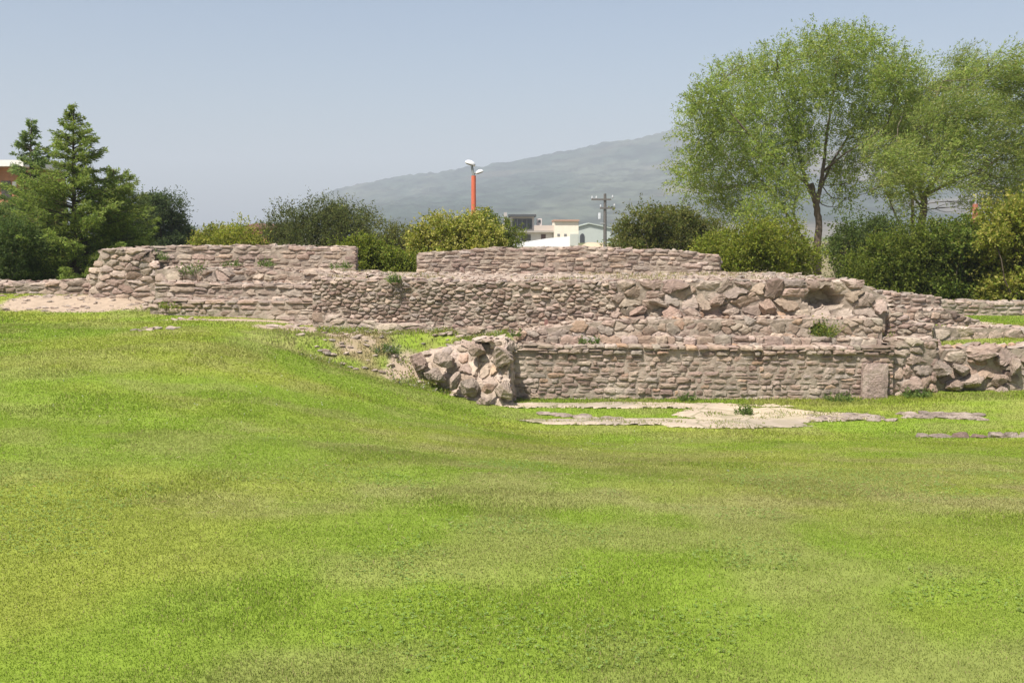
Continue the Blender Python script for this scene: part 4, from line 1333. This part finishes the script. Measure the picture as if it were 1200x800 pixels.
# ------------------------------------------------------------------ lamp post, utility pole
RED = np.array([.55, .13, .065])
b = gb(555, 45, .05)
o = thing('lamp_post', b, 'orange red lamp post with two floodlights above the yellow flowering bush', 'lamp post')
t1 = at(555, 206, 45); top = at(553, 195, 45)
MB().tube(np.array([b, (b + t1) / 2, t1]), [.12, .11, .10], RED, 14).build('pole', M['metal'], o, smooth=False)
MB().box(b[0] - .2, b[0] + .2, 44.8, 45.2, b[2] - .05, b[2] + .1, (.3, .29, .27)).build('base_plate', M['metal'], o)
MB().tube(np.array([t1, t1 + (top - t1) * .6, top]), [.06, .055, .05], (.22, .24, .24), 10).tube(np.array([t1 + (top - t1) * .3, at(559, 203, 45), at(561, 203, 45)]), .035, (.22, .24, .24), 8).build('bracket', M['metal'], o)


def flood(c, s, yaw, tilt):
    mb = MB()
    V, Fc = ICO[3]
    V = V.copy(); V[:, 2] = np.where(V[:, 2] < -.25, -.25, V[:, 2])
    V = V * np.array([.24, .17, .15]) * s
    ct, st = math.cos(tilt), math.sin(tilt)
    V = np.stack([V[:, 0] * ct - V[:, 2] * st, V[:, 1], V[:, 0] * st + V[:, 2] * ct], 1)
    mb.add(V + c, [Fc], (.66, .67, .68))
    h = mb.build('lamp_head', M['metal'], o, smooth=True)
    g = MB(); V2 = V * np.array([.8, .8, .0]) + c; V2 = ICO[3][0] * np.array([.18, .12, .02]) * s
    V2 = np.stack([V2[:, 0] * ct - V2[:, 2] * st, V2[:, 1], V2[:, 0] * st + V2[:, 2] * ct], 1) + c + np.array([st * .05 * s, 0, -.05 * s])
    g.add(V2, [Fc], (.2, .21, .2)); g.build('lens', M['glass'], h, origin=np.array(o.location) + 0)
    return h


def reparent_fix(h):
    # sub-part meshes are laid out in the thing's frame
    for ch in h.children:
        ch.location = (0, 0, 0)


h1 = flood(at(551, 192, 45), 1.0, 0, -.35); reparent_fix(h1)
h2 = flood(at(562, 202, 45), .75, 0, .3); reparent_fix(h2)

b = gb(1143, 30, .05); t = at(1143, 239, 30)
o = thing('painted_post', b, 'dull orange post rising from the hedge before the wind swept tree', 'post')
MB().tube(np.array([b, (b + t) / 2, t]), [.085, .08, .075], (.36, .13, .08), 12).build('pole', M['metal'], o)
MB().tube(np.array([t, t + np.array([0, 0, .3])]), [.03, .025], (.3, .3, .3), 8).build('rod', M['metal'], o)

b = gb(709, 85, .1); t = at(709, 227, 85)
o = thing('utility_pole', b, 'grey wooden utility pole with two crossarms right of the cream building', 'utility pole')
WD = np.array([.13, .12, .11])
MB().tube(np.array([b, (b + t) / 2, t]), [.16, .14, .11], WD, 10).build('pole', M['wood'], o)
ca = at(693, 234, 85); cb = at(721, 233, 85)
MB().box(ca[0], cb[0] - .35, 84.82, 84.98, ca[2] - .06, ca[2] + .08, WD).build('crossarm', M['wood'], o)
ca = at(703, 244, 85); cb = at(721, 243, 85)
MB().box(ca[0], cb[0], 84.82, 84.98, ca[2] - .07, ca[2] + .07, WD).build('crossarm', M['wood'], o)
for px, py in [(694, 232), (699, 232), (718, 231), (704, 242), (720, 241)]:
    c = at(px, py, 84.9)
    MB().tube(np.array([c + [0, 0, -.08], c, c + [0, 0, .16]]), [.05, .08, .05], (.45, .46, .47), 8).build('insulator', M['metal'], o)
c = at(703, 253, 84.8)
MB().tube(np.array([c + [0, 0, -.25], c, c + [0, 0, .25]]), [.14, .15, .14], (.5, .52, .54), 12).build('transformer', M['metal'], o)
c = at(703.5, 262, 84.8)
MB().tube(np.array([at(709, 262, 84.9), c]), .04, (.3, .3, .3), 6).build('brace', M['metal'], o)

# ------------------------------------------------------------------ buildings
def building(name, px, Y, label):
    p = at(px, 300, Y); p[2] = ground_z(p[0], Y)[0] - .3
    return thing(name, p, label, 'building'), p[2]


def part(name, mat, o, px0, px1, pt, pb, Y, dep, c):
    return MB().pbox(px0, px1, pt, pb, Y, dep, c).build(name, M[mat], o)


WHT = (.72, .71, .69); CRM = (.74, .68, .56); CON = (.36, .33, .29); DRK = (.035, .04, .045)
o, zg = building('white_house', 615, 150, 'white two storey house with a glazed upper room, behind the free standing wall')
part('wall', 'plaster', o, 589, 648, 272.5, 300, 150, 9, WHT)
part('eave', 'plaster', o, 586, 650, 270.5, 272.4, 149, 10, CON)
part('parapet', 'plaster', o, 587, 598, 262, 270.4, 149.2, 6, (.45, .42, .37))
part('parapet', 'plaster', o, 626, 650, 264, 270.4, 149.2, 6, (.5, .43, .38))
part('upper_wall', 'plaster', o, 598, 626, 254, 270.4, 151, 6, (.52, .49, .46))
part('window', 'glass', o, 600.5, 623.5, 256.5, 268.5, 150.9, .08, DRK)
for k in range(3):
    part('mullion', 'metal', o, 606 + 5.6 * k, 606.5 + 5.6 * k, 256.5, 268.5, 150.8, .09, (.25, .25, .26))
part('roof', 'plaster', o, 595.5, 628.5, 251.2, 253.8, 149.8, 8, (.07, .075, .08))
part('chimney', 'plaster', o, 590.5, 594, 249, 262, 151, 1.2, (.4, .37, .35))
part('water_tank', 'plaster', o, 629, 635, 256, 264, 152, 1.2, (.55, .5, .48))
part('window', 'glass', o, 631, 633.5, 257.5, 261, 151.9, .08, DRK)
part('door', 'wood', o, 634, 639.5, 274.5, 290, 149.93, .06, (.12, .075, .06))
part('window', 'glass', o, 611, 622, 275, 282, 149.93, .06, (.09, .085, .06))
part('sill', 'plaster', o, 610.5, 622.5, 282.1, 283, 149.85, .14, WHT)
w1 = at(591, 287.5, 144); w2 = at(640, 279.5, 144); w3 = at(668, 277, 144)
mb = MB(); mb.prism([(w1[0], -.5), (w3[0], -.5), (w3[0], w3[2]), (w2[0], w2[2]), (w1[0], w1[2])], 144, 144.25, (.76, .77, .77))
tag(mb.build('boundary_wall', M['plaster']), 'smooth white garden wall sloping up to the right before the white house', 'wall')
o, zg = building('cream_building', 663, 147, 'cream block with flat roof edge, right of the white house')
part('wall', 'plaster', o, 649.5, 678, 259.2, 300, 147, 8, CRM)
part('roof', 'plaster', o, 649, 679, 257.4, 259.1, 146.7, 8.6, (.42, .26, .19))
part('window', 'glass', o, 653, 656, 274, 276.5, 146.94, .05, (.2, .2, .2))
part('window', 'glass', o, 661, 664, 274, 276.5, 146.94, .05, (.2, .2, .2))
part('shutter', 'metal', o, 668, 677.5, 274, 288, 146.9, .08, (.45, .47, .42))
o, zg = building('gabled_shed', 694, 230, 'pale green gabled shed with dark arched doorway beside the cream block')
A1, A2, A3 = at(670, 268, 230), at(690, 263, 230), at(716, 268, 230)
MB().prism([(A1[0], -1.6), (A3[0], -1.6), (A3[0], A3[2]), (A2[0], A2[2]), (A1[0], A1[2])], 230, 240, (.42, .45, .42)).build('wall', M['plaster'], o)
MB().prism([(A1[0] - .4, A1[2] - .05), (A1[0] - .4, A1[2] + .15), (A2[0], A2[2] + .35), (A3[0] + .4, A3[2] + .15), (A3[0] + .4, A3[2] - .05), (A2[0], A2[2] + .12)], 229.6, 240.3, (.42, .46, .40)).build('roof', M['metal'], o)
dx0, dx1 = at(679.5, 288, 230)[0], at(685, 288, 230)[0]; dt = at(681, 277.5, 230)[2]
arc = [(dx0, -1.6), (dx1, -1.6), (dx1, dt)] + [((dx0 + dx1) / 2 + (dx1 - dx0) / 2 * math.cos(a), dt + 0.75 * math.sin(a)) for a in np.linspace(.3, math.pi - .3, 6)] + [(dx0, dt)]
MB().prism(arc, 229.9, 229.97, (.05, .048, .05)).build('doorway', M['wood'], o)
# bare earth bank in front of the shed
mb = MB()
V, Fc = ICO[4]
p = at(697, 292, 110); p[2] = -.4
V2 = V * np.array([2.2, 2.0, 1.15]); V2[:, 2] += (fbm(V2[:, 0] * 1.2, V2[:, 1] * 1.2, 7, 3) - .5) * .5
mb.add(V2 + p, [Fc], (.45, .36, .25))
tag(mb.build('earth_mound', M['dirt'], smooth=True), kind='structure')
# orange house behind the conifers, far left
o, zg = building('orange_house', 0, 58, 'orange brick house with white flat roof edge at left, behind the conifers')
OR = (.38, .185, .10)
part('wall', 'brick', o, -90, 22, 195, 300, 58, 6, OR)
part('roof', 'plaster', o, -95, 27, 187.5, 194.8, 57.3, 7.5, (.72, .70, .66))
part('window', 'glass', o, 2, 12, 212, 232, 57.94, .08, (.06, .05, .05))
part('window_frame', 'plaster', o, 14.5, 18.5, 213, 219, 57.92, .07, (.68, .66, .62))
o, zg = building('far_house', 296, 120, 'low orange house with brown tiled roof beside the dark bushy tree')
part('wall', 'brick', o, 280, 322, 267, 300, 120, 7, (.52, .25, .12))
a1, a2, a3 = at(276, 267.2, 119.5), at(300, 261.5, 119.5), at(325, 267.2, 119.5)
MB().prism([(a1[0], a1[2]), (a3[0], a3[2]), (a2[0], a2[2])], 119.4, 127.6, (.22, .12, .09)).build('roof', M['brick'], o)
part('window', 'glass', o, 308, 314, 270, 276, 119.93, .08, DRK)
o, zg = building('far_house', 222, 130, 'tiny pinkish house wall showing right of the dark rounded tree')
part('wall', 'brick', o, 217, 227.5, 273.5, 300, 130, 5, (.52, .36, .29))
part('roof', 'brick', o, 216.5, 228, 272.6, 273.4, 129.7, 5.5, (.34, .2, .16))
part('window', 'glass', o, 220, 223, 277, 281, 129.93, .08, DRK)

# ------------------------------------------------------------------ haze (real air)
hz, nt, N, Lk = new_mat('haze_air')
outn = N.new('ShaderNodeOutputMaterial'); pv = N.new('ShaderNodeVolumePrincipled')
pv.inputs['Color'].default_value = (.78, .85, .94, 1); pv.inputs['Density'].default_value = .00046
pv.inputs['Anisotropy'].default_value = .0
Lk.new(pv.outputs[0], outn.inputs['Volume'])
hb = MB().box(-3600, 3600, -300, 4100, -4.5, 305, (.8, .8, .8)).build('haze', hz)
tag(hb, kind='stuff')

# ------------------------------------------------------------------ light
SUN_EL, SUN_AZ = R(58), R(219)      # azimuth clockwise from +Y : left and a little behind the camera
w = bpy.data.worlds.new('World'); sc.world = w; w.use_nodes = True
nt = w.node_tree; nt.nodes.clear()
wo = nt.nodes.new('ShaderNodeOutputWorld'); bg = nt.nodes.new('ShaderNodeBackground'); sky = nt.nodes.new('ShaderNodeTexSky')
sky.sky_type = 'NISHITA'; sky.sun_disc = False
sky.sun_elevation = SUN_EL; sky.sun_rotation = SUN_AZ
sky.air_density = 1.0; sky.dust_density = 2.5; sky.ozone_density = 1.0
bg.inputs['Strength'].default_value = .078
nt.links.new(sky.outputs[0], bg.inputs[0]); nt.links.new(bg.outputs[0], wo.inputs[0])
sd = bpy.data.lights.new('sun', 'SUN'); sd.energy = 4.5; sd.angle = R(.6); sd.color = (1, .95, .87)
so = bpy.data.objects.new('sun', sd); col.objects.link(so)
dirv = Vector((math.sin(SUN_AZ) * math.cos(SUN_EL), math.cos(SUN_AZ) * math.cos(SUN_EL), math.sin(SUN_EL)))
so.rotation_euler = dirv.to_track_quat('Z', 'Y').to_euler()
so.location = (-20, -20, 40)

vs = sc.view_settings
vs.view_transform = 'Standard'; vs.look = 'None'; vs.gamma = 1.0; vs.exposure = 0.86; vs.use_curve_mapping = False
sc.render.engine = 'CYCLES'
sc.cycles.max_bounces = 8; sc.cycles.diffuse_bounces = 6; sc.cycles.transmission_bounces = 6; sc.cycles.volume_bounces = 0
sc.cycles.use_denoising = True

GROUPS = {'stone_wall': 'ruined stone walls', 'boulder': 'boulders of the ruined walls', 'bush': 'bushes around the ruins', 'weed': 'weeds growing on the ruins', 'conifer': 'conifers on the left',
          'broadleaf_tree': 'broadleaf trees behind the ruins', 'stone': 'pale stones in the lawn', 'stone_footing': 'footing stones in the sunken floor', 'far_house': 'small houses far behind'}
for ob in bpy.data.objects:
    if ob.parent is None and ob.get('label'):
        k = ob.name.split('.')[0]
        if k in GROUPS:
            ob['group'] = GROUPS[k]
